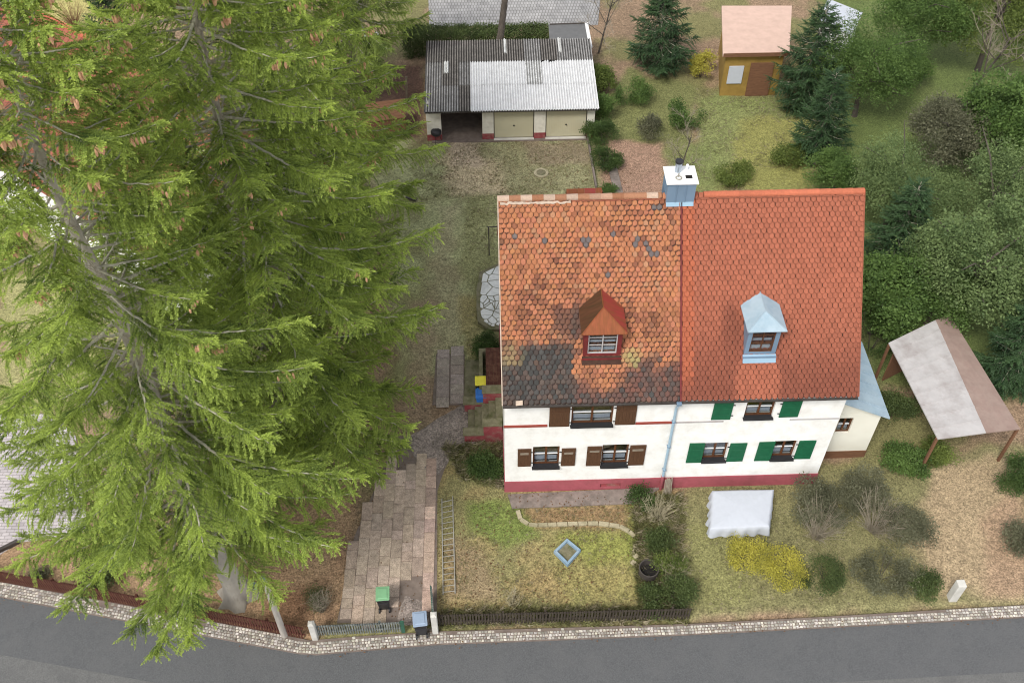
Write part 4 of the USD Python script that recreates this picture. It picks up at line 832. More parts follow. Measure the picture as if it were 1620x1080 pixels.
# rear bits behind the ridge
rx = thing('porch_roof', 'rusty sheet roof of a small rear porch peeping over the ridge', 'porch', (4.6, 18, 0))
q = [G(p, r_, 2.3) for p, r_ in ((896, 299), (952, 297), (954, 330), (898, 332))]
for k, (t0_, t1_, m_) in enumerate(((0, .5, 'rust_front'), (.505, .82, 'rust_right'), (.825, 1, 'rust_front'))):
    pp = [lerp(q[0], q[1], t0_), lerp(q[0], q[1], t1_), lerp(q[3], q[2], t1_), lerp(q[3], q[2], t0_)]
    obj(rx, 'roof_sheet', hull(pp+[p-[0, 0, .03] for p in pp]), m_)
for p in q[:2]: obj(rx, 'post', bar((p[0], p[1]-.2, 0), (p[0], p[1]-.2, 2.26), .1), 'wood_brown')
for p in q[2:]: obj(rx, 'post', bar((p[0], p[1]+.2, 0), (p[0], p[1]+.2, 2.26), .1), 'wood_brown')

# ------------------------------------------------------------------ fences, gate, posts, kerbs
def pathpts(*px): return np.array(G2(*px))
def picket_fence(name, label, line, pitch, h, w, m, rail_m, lean=0.0, z=0.0, group=None, seed=1, rails=(.25, .78)):
    ls = LineString(line); t = thing(name, label, 'fence' if name == 'fence' else 'gate', (*line[0], 0), group='picket fences along the pavement' if name == 'fence' else None); q = np.random.default_rng(seed)
    n = int(ls.length/pitch)
    for k in range(n):
        p = np.array(ls.interpolate((k+.5)*pitch).coords[0]); p2 = np.array(ls.interpolate((k+.5)*pitch+.05).coords[0]); d = (p2-p)/np.linalg.norm(p2-p); nn = np.array([-d[1], d[0]])
        hh = h*q.uniform(.97, 1.03); le = q.normal(0, .012)+lean; tw = .02
        pts = []
        for s_, zz in ((-1, z), (1, z), (-1, z+hh-.05), (1, z+hh-.05), (0, z+hh)):
            for o in (-.5, .5): pts.append((*(p+d*(s_*w/2+le*(zz-z))+nn*o*tw), zz))
        obj(t, 'picket', hull(pts), m)
    c = np.array(ls.coords)
    for f_ in rails:
        for a, b in zip(c[:-1], c[1:]):
            d = (b-a)/np.linalg.norm(b-a); nn = np.array([-d[1], d[0]])*.035
            obj(t, 'rail', obox(a+nn, b+nn, .045, .07, z+h*f_), rail_m)
    for a, b in zip(c[:-1], c[1:]): 
        L_ = np.linalg.norm(b-a)
        for s_ in np.arange(.05, L_, 2.4):
            p = a+(b-a)*s_/L_; d = (b-a)/L_; nn = np.array([-d[1], d[0]])*.1; obj(t, 'post', box(p[0]+nn[0]-.04, p[0]+nn[0]+.04, p[1]+nn[1]-.04, p[1]+nn[1]+.04, -.1, z+h*.9), rail_m)
    return t
fl = pathpts((-160, 890), (0, 920), (130, 943), (330, 981), (484, 1010))
picket_fence('fence', 'dark red brown picket fence left of the gate, below the big spruce', fl, .105, .95, .06, 'red_picket', 'red_picket', seed=2)
fr = pathpts((694, 990), (860, 986), (1090, 980))
picket_fence('fence', 'dark weathered picket fence along the front garden', fr, .115, .85, .062, 'dark_picket', 'dark_picket', z=.08, seed=3)
ga = pathpts((500, 1006), (636, 1000))
g_ = picket_fence('gate', 'wide grey picket gate standing closed across the driveway', ga, .092, .78, .05, 'gate_grey', 'gate_grey', z=.08, seed=4)
e = ga[1]; obj(g_, 'gate_stile', cat_([box(e[0]-.01, e[0]+.13, e[1]-.04, e[1]+.02, .06, .92)]), 'gate_green')
obj(None, 'fence_kerb', cat_([obox(fr[k]+[0, .12], fr[k+1]+[0, .12], .14, .18, -.1) for k in range(2)]), 'edging', kind='structure')
def gate_post(px, py, h, label):
    p = G(px, py); t = thing('gate_post', label, 'post', p, group='concrete gate posts')
    obj(t, 'shaft', rbox(p[0]-.11, p[0]+.11, p[1]-.11, p[1]+.11, -.1, h, .02), 'post_concrete')
    obj(t, 'cap', hull([(p[0]+sx*.115, p[1]+sy*.115, h+.001) for sx in (-1, 1) for sy in (-1, 1)]+[(p[0]+sx*.05, p[1]+sy*.05, h+.07) for sx in (-1, 1) for sy in (-1, 1)]), 'post_concrete')
    obj(t, 'hinge', cat_([tube([(p[0], p[1]+.11, zz), (p[0], p[1]+.19, zz)], .03, 6) for zz in (.3, .8)]), 'hinge_metal')
gate_post(499, 1008, 1.15, 'pale concrete gate post at the left end of the grey gate')
gate_post(689, 998, 1.35, 'pale concrete gate post beside the grey lidded bin')
lf = thing('gate', 'narrow green gate leaf swung open beside the concrete post', 'gate', G(684, 990))
a, b = G(686, 990), G(681, 944)
a, b = np.array([a[0], a[1]+.12, 0]), np.array([b[0]+.05, b[1], 0])
obj(lf, 'frame', cat_([bar(a+[0, 0, .1], b+[0, 0, .1], .04), bar(a+[0, 0, .88], b+[0, 0, .88], .04), bar(a+[0, 0, .08], a+[0, 0, .9], .04), bar(b+[0, 0, .08], b+[0, 0, .9], .04)]), 'gate_green')
for k in range(12): p = lerp(a, b, (k+.7)/12.5); obj(lf, 'picket', bar(p+[.03, 0, .05], p+[.03, 0, .98], .02, .055), 'gate_grey')
# boundary kerb by the garage, right
k0, k1 = G(929, 218), G(943, 300)
kb = thing('boundary_kerb', 'thin concrete kerb running from the garage corner towards the house', 'kerb', tuple(k0))
for k in range(5): obj(kb, 'kerb_stone', obox(lerp(k0, k1, k/5), lerp(k0, k1, (k+.97)/5), .09, .35, -.1), 'concrete')
kb2 = thing('boundary_kerb', 'second concrete kerb beside the narrow path right of the yard', 'kerb', tuple(G(968, 265)))
k0, k1 = G(968, 262), G(980, 312)
for k in range(3): obj(kb2, 'kerb_stone', obox(lerp(k0, k1, k/3), lerp(k0, k1, (k+.97)/3), .5, .16, -.1), 'concrete')
yk = obj(None, 'yard_kerb', cat_([obox(G(-40, 893)[:2], G(30, 858)[:2], .14, .3, -.1)]), 'gutter_metal', kind='structure')

# ------------------------------------------------------------------ small things
def bin_(label, px, py, zl, yaw, lid, body, size=1.0, wheels=True):
    c = G(px, py, zl); c[2] = 0; t = thing('wheelie_bin', label, 'bin', c, group='wheeled refuse bins'); w, d, h = .24*size, .275*size, zl
    R_ = lambda m: rotz(m, yaw, c)
    body_pts = []
    for sx in (-1, 1):
        for sy in (-1, 1):
            for (k, zz) in ((.78, .05), (.80, .3), (1.0, h-.08)):
                for e1, e2 in ((.03, 0), (0, .03)): body_pts.append((c[0]+sx*(w*k-e1), c[1]+sy*(d*k-e2), zz))
    obj(t, 'body', R_(hull(body_pts)), body)
    obj(t, 'rim', R_(rbox(c[0]-w-.015, c[0]+w+.015, c[1]-d-.015, c[1]+d+.015, h-.1, h-.062, .015)), body)
    lidm = cat_([rbox(c[0]-w-.02, c[0]+w+.02, c[1]-d-.01, c[1]+d+.03, h-.06, h-.018, .03)])
    top = hull([(c[0]+sx*(w-.05-k), c[1]+.01+sy*(d-.05-k), zz) for sx in (-1, 1) for sy in (-1, 1) for k, zz in ((0, h-.02), (.03, h+.012))])
    obj(t, 'lid', R_(cat_([lidm, top])), lid, smooth=30)
    obj(t, 'handle', R_(cat_([tube([(c[0]-w*.75, c[1]-d-.09, h-.1), (c[0]+w*.75, c[1]-d-.09, h-.1)], .018, 6), box(c[0]-w*.75-.015, c[0]-w*.75+.015, c[1]-d-.1, c[1]-d, h-.13, h-.07), box(c[0]+w*.75-.015, c[0]+w*.75+.015, c[1]-d-.1, c[1]-d, h-.13, h-.07)])), body)
    if wheels:
        for sx in (-1, 1): obj(t, 'wheel', R_(tube([(c[0]+sx*w*.8-.025, c[1]-d*.8-.06, .1), (c[0]+sx*w*.8+.025, c[1]-d*.8-.06, .1)], .1, 14)), 'plastic_black')
    return t
bin_('black wheeled bin with green lid standing on the driveway slabs', 605, 938, .93, .05, 'lid_green', 'plastic_black')
bin_('black wheeled bin with grey blue lid in the gap beside the gate post', 664, 978, .95, .1, 'lid_grey', 'plastic_black', 1.03)
bin_('wheeled bin with yellow lid beside the brown cellar cover', 760, 601, 1.02, math.pi, 'lid_yellow', 'plastic_black', .95)
bin_('blue lidded bin in front of the yellow lidded one at the steps', 761, 621, .98, math.pi, 'plastic_blue', 'plastic_blue', .95)
# ladder on the grass
la = thing('ladder', 'aluminium ladder lying flat along the edge of the driveway', 'ladder', G(708, 860))
A, B, C_, D = G(699, 789, .04), G(716, 785, .04), G(720, 938, .04), G(701, 940, .04)
obj(la, 'rail', bar(A, D, .035, .07), 'alu'); obj(la, 'rail', bar(B, C_, .035, .07), 'alu')
for k in range(17): t_ = (k+.6)/17; obj(la, 'rung', tube([lerp(A, D, t_), lerp(B, C_, t_)], .017, 6), 'alu')
# blue square planter
pc = [G(897, 851, .2), G(919, 869, .2), G(898, 893, .2), G(876, 871, .2)]
pt = thing('planter', 'empty square planter frame painted pale blue, set cornerwise on the lawn', 'planter', G(897, 872))
for k in range(4):
    a, b = pc[k], pc[(k+1) % 4]; ctr = sum(pc)/4; ia, ib = lerp(a, ctr, .24), lerp(b, ctr, .24)
    q = [lerp(a, b, .004), lerp(a, b, .996), lerp(ib, ia, .006), lerp(ib, ia, .994)]
    obj(pt, 'side', hull(q+[p*np.array([1, 1, 0]) for p in q]), 'blue_paint')
sv_ = [lerp(p, sum(pc)/4, .245)[:2] for p in pc]; obj(pt, 'soil', prism(sv_, -.05, .06), 'mossy_concrete')
# curved edging stones
ed = LineString(G2((819, 808), (822, 820), (832, 829), (850, 831), (900, 829), (945, 828), (978, 832), (992, 838), (1004, 848)))
eg = thing('edging_stones', 'curved row of pale edging stones across the front lawn', 'edging', (*ed.coords[0], 0)); s = 0; rng = np.random.default_rng(41)
while s < ed.length-.2:
    l = rng.uniform(.3, .42); a, b = ed.interpolate(s).coords[0], ed.interpolate(min(s+l, ed.length)).coords[0]; obj(eg, 'edging_stone', obox(a, b, .17+rng.normal(0, .012), .13+rng.normal(0, .01), -.06), 'edging'); s += l+.03
for (px, py) in ((1006, 864), (1004, 872), (1006, 880), (1002, 890)):
    p = G(px, py); obj(eg, 'edging_stone', slab(p[0], p[1], .2, .18, rng.uniform(0, 1), 0, .08, .02), 'edging')
# manhole
mc = G(856, 274); mh = thing('manhole', 'round concrete manhole ring sunk in the back yard grass', 'manhole', mc)
th = np.linspace(0, 2*math.pi, 25)[:-1]; ro, ri = .42, .27
ringp = Polygon([(mc[0]+ro*math.cos(t), mc[1]+ro*math.sin(t)) for t in th], [[(mc[0]+ri*math.cos(t), mc[1]+ri*math.sin(t)) for t in th]])
obj(mh, 'ring', prism(ringp, -.1, .05), 'edging'); obj(mh, 'cover', prism(Polygon([(mc[0]+(ri-.01)*math.cos(t), mc[1]+(ri-.01)*math.sin(t)) for t in th]), -.1, .02), 'mossy_concrete')
# crazy paving patch by the house wall
cz = thing('stone_bed', 'round ended bed of white crazy paving stones tucked against the house side', 'paving', (-.5, 11, 0))
bx = [G(766, 508), G(764, 492), G(764, 460), G(768, 438), (0.6, 13.9, 0), (0.6, 9.6, 0), G(780, 517)]
reg = Polygon([p[:2] for p in bx]).buffer(.18)
obj(cz, 'kerb', prism(reg.buffer(.14), -.1, .16), 'mossy_concrete'); rng = np.random.default_rng(51)
vor = shapely.voronoi_polygons(shapely.MultiPoint(rng.uniform([reg.bounds[0]-.3, reg.bounds[1]-.3], [reg.bounds[2]+.3, reg.bounds[3]+.3], (70, 2))))
for g in vor.geoms:
    g = g.intersection(reg.buffer(-.03)).buffer(-.035).buffer(.01)
    if g.is_empty or g.geom_type != 'Polygon' or g.area < .01: continue
    obj(cz, 'paving_stone', prism(g, .1, .19+rng.normal(0, .01)), 'marble_piece')
# clothes pole
cl = thing('clothes_pole', 'thin dark metal post with a crossbar beside the house roof edge', 'pole', G(774, 404))
p = G(774, 404); top = G(771, 356, 2.0)
obj(cl, 'post', tube([(p[0], p[1], -.1), (p[0], p[1], 1.95)], .03, 8), 'gutter_metal'); obj(cl, 'crossbar', tube([(p[0]-.1, p[1], 1.95), (p[0]+.9, p[1], 1.95)], .025, 8), 'gutter_metal')
# grill, barrel, bucket, plank
c = G(691, 224); gr = thing('kettle_grill', 'round black kettle grill in front of the left garage pier', 'grill', c)
prof = [(0.0, .42), (.2, .46), (.3, .56), (.32, .66), (.3, .76), (.2, .85), (0.0, .88)]
bowl = trimesh.creation.revolve(np.array(prof), sections=20); bowl.apply_translation([c[0], c[1], 0]); obj(gr, 'bowl', bowl, 'plastic_black', smooth=40)
for k in range(3): a = k*2.1+.3; obj(gr, 'leg', tube([(c[0]+.18*math.cos(a), c[1]+.18*math.sin(a), .48), (c[0]+.3*math.cos(a), c[1]+.3*math.sin(a), 0)], .015, 6), 'plastic_black')
obj(gr, 'lid_handle', tube([(c[0]-.07, c[1], .87), (c[0]-.05, c[1], .93), (c[0]+.05, c[1], .93), (c[0]+.07, c[1], .87)], .012, 6), 'alu')
c = G(939, 212); br = thing('water_barrel', 'dark green rain barrel at the right corner of the garage', 'barrel', c)
prof = [(.0, 0), (.27, 0), (.31, .3), (.32, .5), (.3, .85), (.29, .86), (.27, .83), (.26, .72), (0, .72)]
bb = trimesh.creation.revolve(np.array(prof), sections=22); bb.apply_translation([c[0], c[1], 0]); obj(br, 'body', bb, 'plastic_green', smooth=40)
for zz in (.28, .56): obj(br, 'hoop', tube(np.c_[c[0]+.325*np.cos(np.linspace(0, 2*math.pi, 22)), c[1]+.325*np.sin(np.linspace(0, 2*math.pi, 22)), np.full(22, zz)], .012, 5), 'plastic_green')
c = G(403, 932); bk = thing('bucket', 'pale blue plastic bucket on the litter beside the spruce base', 'bucket', c)
bm = trimesh.creation.revolve(np.array([(0, 0), (.11, 0), (.15, .3), (.16, .3), (.14, .29), (.1, .03), (0, .03)]), sections=16); bm.apply_translation([c[0], c[1], 0]); obj(bk, 'body', bm, 'pipe_blue', smooth=40)
obj(bk, 'handle', tube([(c[0]-.155, c[1], .29), (c[0]-.08, c[1]-.12, .27), (c[0]+.08, c[1]-.12, .27), (c[0]+.155, c[1], .29)], .006, 5), 'alu')
c = G(291, 990); sp = thing('marker_sign', 'small white marker plate on a short post at the cobbled edge under the spruce', 'sign', c)
obj(sp, 'post', tube([(c[0], c[1], -.1), (c[0], c[1], .7)], .03, 8), 'post_concrete'); obj(sp, 'plate', rbox(c[0]-.14, c[0]+.14, c[1]-.06, c[1]-.035, .4, .74, .01), 'pipe_blue')
c = G(651, 313, .1); obj(None, 'grey_board', rotz(rbox(c[0]-.32, c[0]+.32, c[1]-.12, c[1]+.12, .05, .1, .012), -.5, c), 'gutter_metal', label='short dark grey board lying on the grass at the spruce edge', cat='board')
# utility pole
c = G(450, 1004); up_ = thing('utility_pole', 'pale wooden utility pole standing in the pavement left of the gate', 'pole', c)
PH = 4.3
obj(up_, 'shaft', tube([(c[0], c[1], -.1), (c[0], c[1], 2), (c[0], c[1], PH)], [.13, .115, .095], 14), 'pole_wood', smooth=40)
obj(up_, 'cap', tube([(c[0], c[1], PH), (c[0], c[1], PH+.06)], [.12, .03], 14), 'zinc')
# white garden table with cloth / parasol in front of the right house
c = G(1172, 805, .9); pv = thing('covered_table', 'long table under a pale white cover before the green shuttered house', 'table', (c[0], c[1], 0))
q = [G(p, r_, .85) for p, r_ in ((1128, 776), (1224, 774), (1216, 832), (1124, 836))]
dr_ = []
for k, p in enumerate(q): dr_ += [p, p*np.array([1, 1, 0])+(p-sum(q)/4)*np.array([.05, .05, 0])+[0, 0, .35]]
ctr = sum(q)/4; loop = []
for k in range(4):
    for t in np.arange(0, 1, .04): loop.append(lerp(q[k], q[(k+1) % 4], t))
loop = np.array(loop); nl = len(loop); outw = (loop-ctr)*np.array([1, 1, 0]); outw /= np.linalg.norm(outw, axis=1, keepdims=True); wav = np.sin(np.arange(nl)*1.15)+.6*np.sin(np.arange(nl)*.53+1)
rings = [lerp(ctr, loop, .45)+[0, 0, .06], lerp(ctr, loop, .93)+[0, 0, .02], loop-[0, 0, .03]+outw*.03, loop+outw*(.06+.03*wav[:, None])-[0, 0, .25], loop+outw*(.09+.06*wav[:, None])-[0, 0, .56]]
Vc = np.vstack([*rings, ctr[None]+[0, 0, .07]]); Fc_ = []
for r_ in range(4):
    for k in range(nl): a, b = r_*nl+k, r_*nl+(k+1) % nl; Fc_ += [(a, a+nl, b+nl), (a, b+nl, b)]
Fc_ += [(k, (k+1) % nl, 5*nl) for k in range(nl)]
obj(pv, 'cover', (Vc, np.array(Fc_)), 'fabric_white', smooth=True)
for p in q: pp = lerp(p, sum(q)/4, .12); obj(pv, 'leg', bar((pp[0], pp[1], 0), (pp[0], pp[1], .5), .06), 'wood_grey')
c = G(1506, 945); obj(None, 'white_pillar', rbox(c[0]-.16, c[0]+.16, c[1]-.16, c[1]+.16, -.1, 1.15, .03), 'post_concrete', label='short white gate pillar by the pavement at lower right', cat='pillar')
c = G(1054, 775); bo = thing('stake_bundle', 'bundle of grey weathered stakes leaning by the downpipe foot', 'stakes', c); rng = np.random.default_rng(61)
for k in range(6): obj(bo, 'stake', tube([(c[0]-.15+.06*k, c[1]-.25, 0), (c[0]-.12+.05*k, c[1]-.03, rng.uniform(.7, 1.0))], .025, 5), 'wood_grey')
# dark hollow stump / old pot in the shrubs
c = G(1025, 908); st_ = thing('old_barrel', 'dark open topped barrel sunk among the shrubs at the lawn corner', 'barrel', c)
m = trimesh.creation.revolve(np.array([(0, .06), (.33, .06), (.36, .5), (.4, .5), (.38, .02), (.36, -.1), (0, -.1)]), sections=20); m.apply_translation([c[0], c[1], 0]); obj(st_, 'wall', m, 'gutter_metal', smooth=40)
obj(st_, 'water', trimesh.creation.cylinder(.34, .02, sections=20, transform=trimesh.transformations.translation_matrix([c[0], c[1], .18])), 'skin_dark')

# ------------------------------------------------------------------ vegetation
def quat_from_axes(fx, uz):
    """rotation whose local x goes to fx and local z as near as possible to uz; arrays (n,3) -> (n,4) w,x,y,z"""
    fx = fx/np.linalg.norm(fx, axis=1, keepdims=True); y_ = np.cross(uz, fx); y_ /= np.linalg.norm(y_, axis=1, keepdims=True)+1e-9; z_ = np.cross(fx, y_)
    m = np.stack([fx, y_, z_], -1)
    q = np.empty((len(fx), 4)); t = m[:, 0, 0]+m[:, 1, 1]+m[:, 2, 2]
    # robust branchless conversion
    qw = np.sqrt(np.maximum(0, 1+t))/2; qx = np.sqrt(np.maximum(0, 1+m[:, 0, 0]-m[:, 1, 1]-m[:, 2, 2]))/2; qy = np.sqrt(np.maximum(0, 1-m[:, 0, 0]+m[:, 1, 1]-m[:, 2, 2]))/2; qz = np.sqrt(np.maximum(0, 1-m[:, 0, 0]-m[:, 1, 1]+m[:, 2, 2]))/2
    q[:, 0] = qw; q[:, 1] = np.copysign(qx, m[:, 2, 1]-m[:, 1, 2]); q[:, 2] = np.copysign(qy, m[:, 0, 2]-m[:, 2, 0]); q[:, 3] = np.copysign(qz, m[:, 1, 0]-m[:, 0, 1])
    return q/np.linalg.norm(q, axis=1, keepdims=True)
def instancer(parent, name, protos, idx, pos, quat, scale, kind='stuff', label=None, cat=None):
    """protos: [(name, (v, f), material, tint)]"""
    path = numbered((parent or '/World')+'/'+name); pi = UsdGeom.PointInstancer.Define(stage, path)
    root = '/'.join(path.split('/')[:3]); pos = np.asarray(pos, float)-origin.get(root, 0)
    rel = pi.CreatePrototypesRel()
    for nm, me, m_, tint in protos:
        p = obj(path, nm, me, m_, tint=tint, local=True); rel.AddTarget(p)
    pi.CreateProtoIndicesAttr(Vt.IntArray.FromNumpy(np.asarray(idx, np.int32)))
    pi.CreatePositionsAttr(Vt.Vec3fArray.FromNumpy(pos.astype(np.float32)))
    q = np.asarray(quat, float)
    pi.CreateOrientationsAttr(Vt.QuathArray([Gf.Quath(float(a), float(b), float(c), float(d)) for a, b, c, d in q]))
    sc = np.asarray(scale, np.float32); sc = np.repeat(sc[:, None], 3, 1) if sc.ndim == 1 else sc
    pi.CreateScalesAttr(Vt.Vec3fArray.FromNumpy(sc))
    pr = pi.GetPrim(); pr.SetCustomDataByKey('kind', kind)
    if label: pr.SetCustomDataByKey('label', label)
    if cat: pr.SetCustomDataByKey('category', cat)
    return path

ROLL = np.random.default_rng(77)
def shoot(p, d, L, w, t0, t1):
    """a needle shoot: one spindle-shaped blade at a random roll"""
    d = d/np.linalg.norm(d); a = np.cross(d, (0.13, 0.31, 0.94)); a /= np.linalg.norm(a); b = np.cross(d, a); r = ROLL.uniform(0, math.pi); s_ = a*math.cos(r)+b*math.sin(r)
    return [p, p+d*L*.4+s_*w, p+d*L, p+d*L*.4-s_*w], [(0, 1, 2), (0, 2, 3)], [t0, lerp(t0, t1, .45), t1, lerp(t0, t1, .45)]
def frond(L, droop0, droop1, seed, sparse=1.0, shootL=.098, w=.0145):
    """a branchlet of length L in local x, drooping along its length, with needle shoots on both sides"""
    q = np.random.default_rng(seed); n = max(6, int(L/.029*sparse)); p = np.zeros(3); V, Fc, T = [], [], []
    path = [p.copy()]
    for k in range(n):
        t = k/n; ang = lerp(droop0, droop1, t**.8); yaw = 0.25*math.sin(k*.7+seed)
        d = np.array([math.cos(ang)*math.cos(yaw), math.cos(ang)*math.sin(yaw)*.5, math.sin(ang)]); p = p+d*L/n; path.append(p.copy())
        for sgn in (-1, 1):
            a = q.uniform(.5, 1.15); side = np.array([0, sgn, 0.0]); dd = d*math.cos(a)+side*math.sin(a)+np.array([0, 0, q.uniform(-.45, .35)])
            l = shootL*(1-.55*t)*q.uniform(.7, 1.2); v, f, tt = shoot(p, dd, l, w*q.uniform(.8, 1.15), .18+.35*t*q.uniform(.5, 1.2), .45+.5*q.random())
            o = len(V); V += v; Fc += [(a_+o, b_+o, c_+o) for a_, b_, c_ in f]; T += tt
    v, f, tt = shoot(p, d, shootL*.8, w, .5, 1.0); o = len(V); V += v; Fc += [(a_+o, b_+o, c_+o) for a_, b_, c_ in f]; T += tt
    # needles along the main axis
    for k in range(0, n-1, 2):
        v, f, tt = shoot(path[k], path[k+2]-path[k], np.linalg.norm(path[k+2]-path[k])*1.3, w*.9, .15, .3+.4*k/n); o = len(V); V += v; Fc += [(a_+o, b_+o, c_+o) for a_, b_, c_ in f]; T += tt
    T = np.array(T); return np.array(V), np.array(Fc), np.c_[T, T, T]
def bare_twig(L, seed):
    q = np.random.default_rng(seed); ps = [np.zeros(3)]; d = np.array([1., 0, -.25])
    ms = []
    for k in range(5): d = d+q.normal(0, .18, 3); d /= np.linalg.norm(d); ps.append(ps[-1]+d*L/5)
    ms.append(tube(ps, np.linspace(.011, .004, 6), 3, cap=False))
    for k in range(1, 5):
        dd = np.array([.6, q.choice([-1, 1])*.8, q.uniform(-.5, .2)]); ms.append(tube([ps[k], ps[k]+dd*.5*L*.4, ps[k]+dd*L*.4+[0, 0, -.05]], [.006, .005, .003], 3, cap=False))
    m = cat_(ms); return np.array(m.vertices), np.array(m.faces)
def cone_mesh():
    prof = np.array([(0, 0), (.014, -.012), (.022, -.04), (.022, -.07), (.016, -.105), (0, -.13)])[::-1]
    m = trimesh.creation.revolve(prof, sections=6); return np.array(m.vertices), np.array(m.faces)

def spruce(label, base, H, R, seed, needle, upper=1.0, h0=2.5, spacing=.42, per=5, trunk_r=.36, cone_from=.45, bark='bark_pale', dens=1.12, lean=(0, 0), vis=None, taper=.8, top_sparse=1.0, cone_n=1.0, droop=1.0):
    q = np.random.default_rng(seed); base = np.array([base[0], base[1], 0.0]); t = thing('spruce_tree', label, 'tree', base, group='tall conifers on the left' if H > 14 else 'dark evergreens among the garden trees')
    def axis(h): return base+np.array([lean[0]*h/H+.12*math.sin(h*.5+seed), lean[1]*h/H+.1*math.sin(h*.37+2*seed), h])
    hs = np.concatenate([[-.15, .05, .25, .6], np.linspace(1.2, H, 16)])
    rad = [trunk_r*(1-.93*max(h, 0)/H)*(1+1.1*math.exp(-max(h+.15, 0)*2.2)) for h in hs]
    tr = tube([axis(h) for h in hs], rad, 14); tv = np.array(tr.vertices)
    low = tv[:, 2] < 1.2; ang = np.arctan2(tv[:, 1]-base[1], tv[:, 0]-base[0]); k = np.exp(-np.maximum(tv[:, 2], 0)*2)*.28*np.sin(ang*5+seed)
    tv[:, :2] += (tv[:, :2]-base[:2])*k[:, None]*low[:, None]; tr.vertices = tv
    obj(t, 'trunk', tr, bark, smooth=50)
    pos, fx, uz, idx, sc = [], [], [], [], []; cpos, cyaw, csc = [], [], []
    lens = [.24, .38, .55, .8]; h = h0; nb = 0; az0 = q.uniform(0, 6.28)
    while h < H-.3 and nb < 296:
        frac = (h-h0)/(H-h0); Lb = R*(1-frac)**taper*(.58+.42*float(smooth01(frac/.26)))
        k_per = max(3, int(round(per*(1 if frac < .5 else upper))))
        for j in range(k_per):
            if nb >= 296: break
            az = az0+2*math.pi*(j+q.uniform(-.3, .3))/k_per; L = max(.35, Lb*q.uniform(.68, 1.12)); hh = h+q.uniform(-.16, .16)
            if vis is not None and not vis(az, frac, q): continue
            dirh = np.array([math.cos(az), math.sin(az), 0]); side = np.array([-math.sin(az), math.cos(az), 0])
            dr = (.06+.42*(1-frac)**1.2*q.uniform(.6, 1.3))*droop if frac < .8 else -.35*(frac-.8)/.2+.05
            bend = q.normal(0, .12); n = max(6, int(L/.22)); ss = np.linspace(0, 1, n)
            a0 = axis(hh); upn = .18+.1*q.random()
            pts = a0+dirh*(ss*L)[:, None]+side*(bend*L*ss**2)[:, None]+np.array([0, 0, 1.])*((-dr*ss*(1.15-.45*ss)+upn*ss**3.2*.6+.1*ss*(frac > .5))*L)[:, None]
            pts = pts+q.normal(0, .008*L**.5, pts.shape)*np.minimum(ss*3, 1)[:, None]
            obj(t, 'branch', tube(pts, (.009+.0095*L)*(1-.86*ss)+.003, 5, cap=False), 'branch_bark'); nb += 1
            # branchlets
            seg = np.linalg.norm(np.diff(pts, axis=0), axis=1); cum = np.r_[0, np.cumsum(seg)]; tot = cum[-1]
            start = tot*(.24 if L > 2 else .12)*q.uniform(.75, 1.2); s_ = start; sg = 1
            while s_ < tot:
                f_ = s_/tot; p = np.array([np.interp(s_, cum, pts[:, c]) for c in range(3)]); e_ = min(tot, s_+.08); d = np.array([np.interp(e_, cum, pts[:, c]) for c in range(3)])-np.array([np.interp(e_-.12, cum, pts[:, c]) for c in range(3)])
                d /= np.linalg.norm(d)+1e-9; sg = -sg
                la = (.26+.70*math.sin(min(1., (f_*1.02))*math.pi)**.7)*(.5+.14*L)*q.uniform(.45, 1.2)*dens
                la = min(la, .95); spread = q.uniform(.5, 1.15)
                dd = d*math.cos(spread)+side*sg*math.sin(spread)
                kk = int(np.argmin([abs(x_-la) for x_ in lens])); v_ = kk*2+int(q.random() < .5)
                pos.append(p); fx.append(dd); uz.append((0, 0, 1)+q.normal(0, .35, 3)); idx.append(v_); sc.append(la/lens[kk]*q.uniform(.9, 1.1))
                if q.random() < .45 and f_ > .45:     # spray lying along the axis
                    pos.append(p+[0, 0, .02]); fx.append(d+side*q.normal(0, .25)+[0, 0, .12]); uz.append((0, 0, 1)+q.normal(0, .3, 3)); idx.append(8+int(q.random() < .5)); sc.append(q.uniform(.6, 1.0))
                if q.random() < .22:     # hanging curtain twig straight below the axis
                    pos.append(p); fx.append(side*sg*.4+d*.3); uz.append((0, 0, 1)+q.normal(0, .2, 3)); idx.append(kk*2); sc.append(la/lens[kk]*.8)
                s_ += (.05+.035*q.random())
            for r_ in range(3):          # leader sprays at the tip, nearly level
                pos.append(pts[-1-min(r_, 1)]); dd = (pts[-1]-pts[-3])/np.linalg.norm(pts[-1]-pts[-3])+side*(r_-1)*.45; fx.append(dd); uz.append((0, 0, 1.)); idx.append(8+int(q.random() < .5)); sc.append(q.uniform(.8, 1.2))
            s2 = .25                     # dead grey twigs on the inner, shaded part
            while s2 < start*1.1:
                p = np.array([np.interp(s2, cum, pts[:, c]) for c in range(3)]); sg = -sg; pos.append(p); fx.append(dirh*.5+side*sg+q.normal(0, .2, 3)); uz.append((0, 0, 1)); idx.append(10+int(q.random() < .5)); sc.append(q.uniform(.5, 1.15)); s2 += q.uniform(.12, .3)
            if frac > cone_from and q.random() < (.45+.75*(frac-cone_from)/(1-cone_from))*cone_n:
                f0 = q.uniform(.78, .93)
                for c in range(int(q.integers(4, 13))):
                    f_ = min(1.02, f0+q.uniform(-.05, .09)); p = np.array([np.interp(f_*tot, cum, pts[:, c2]) for c2 in range(3)])+side*q.normal(0, .09)+[0, 0, -.02-.16*q.random()]
                    cpos.append(p); cyaw.append(q.uniform(0, 6.28)); csc.append(q.uniform(1.25, 1.75))
        h += spacing*q.uniform(.8, 1.2)*(1.0 if frac < .75 else .75); az0 += 2.4
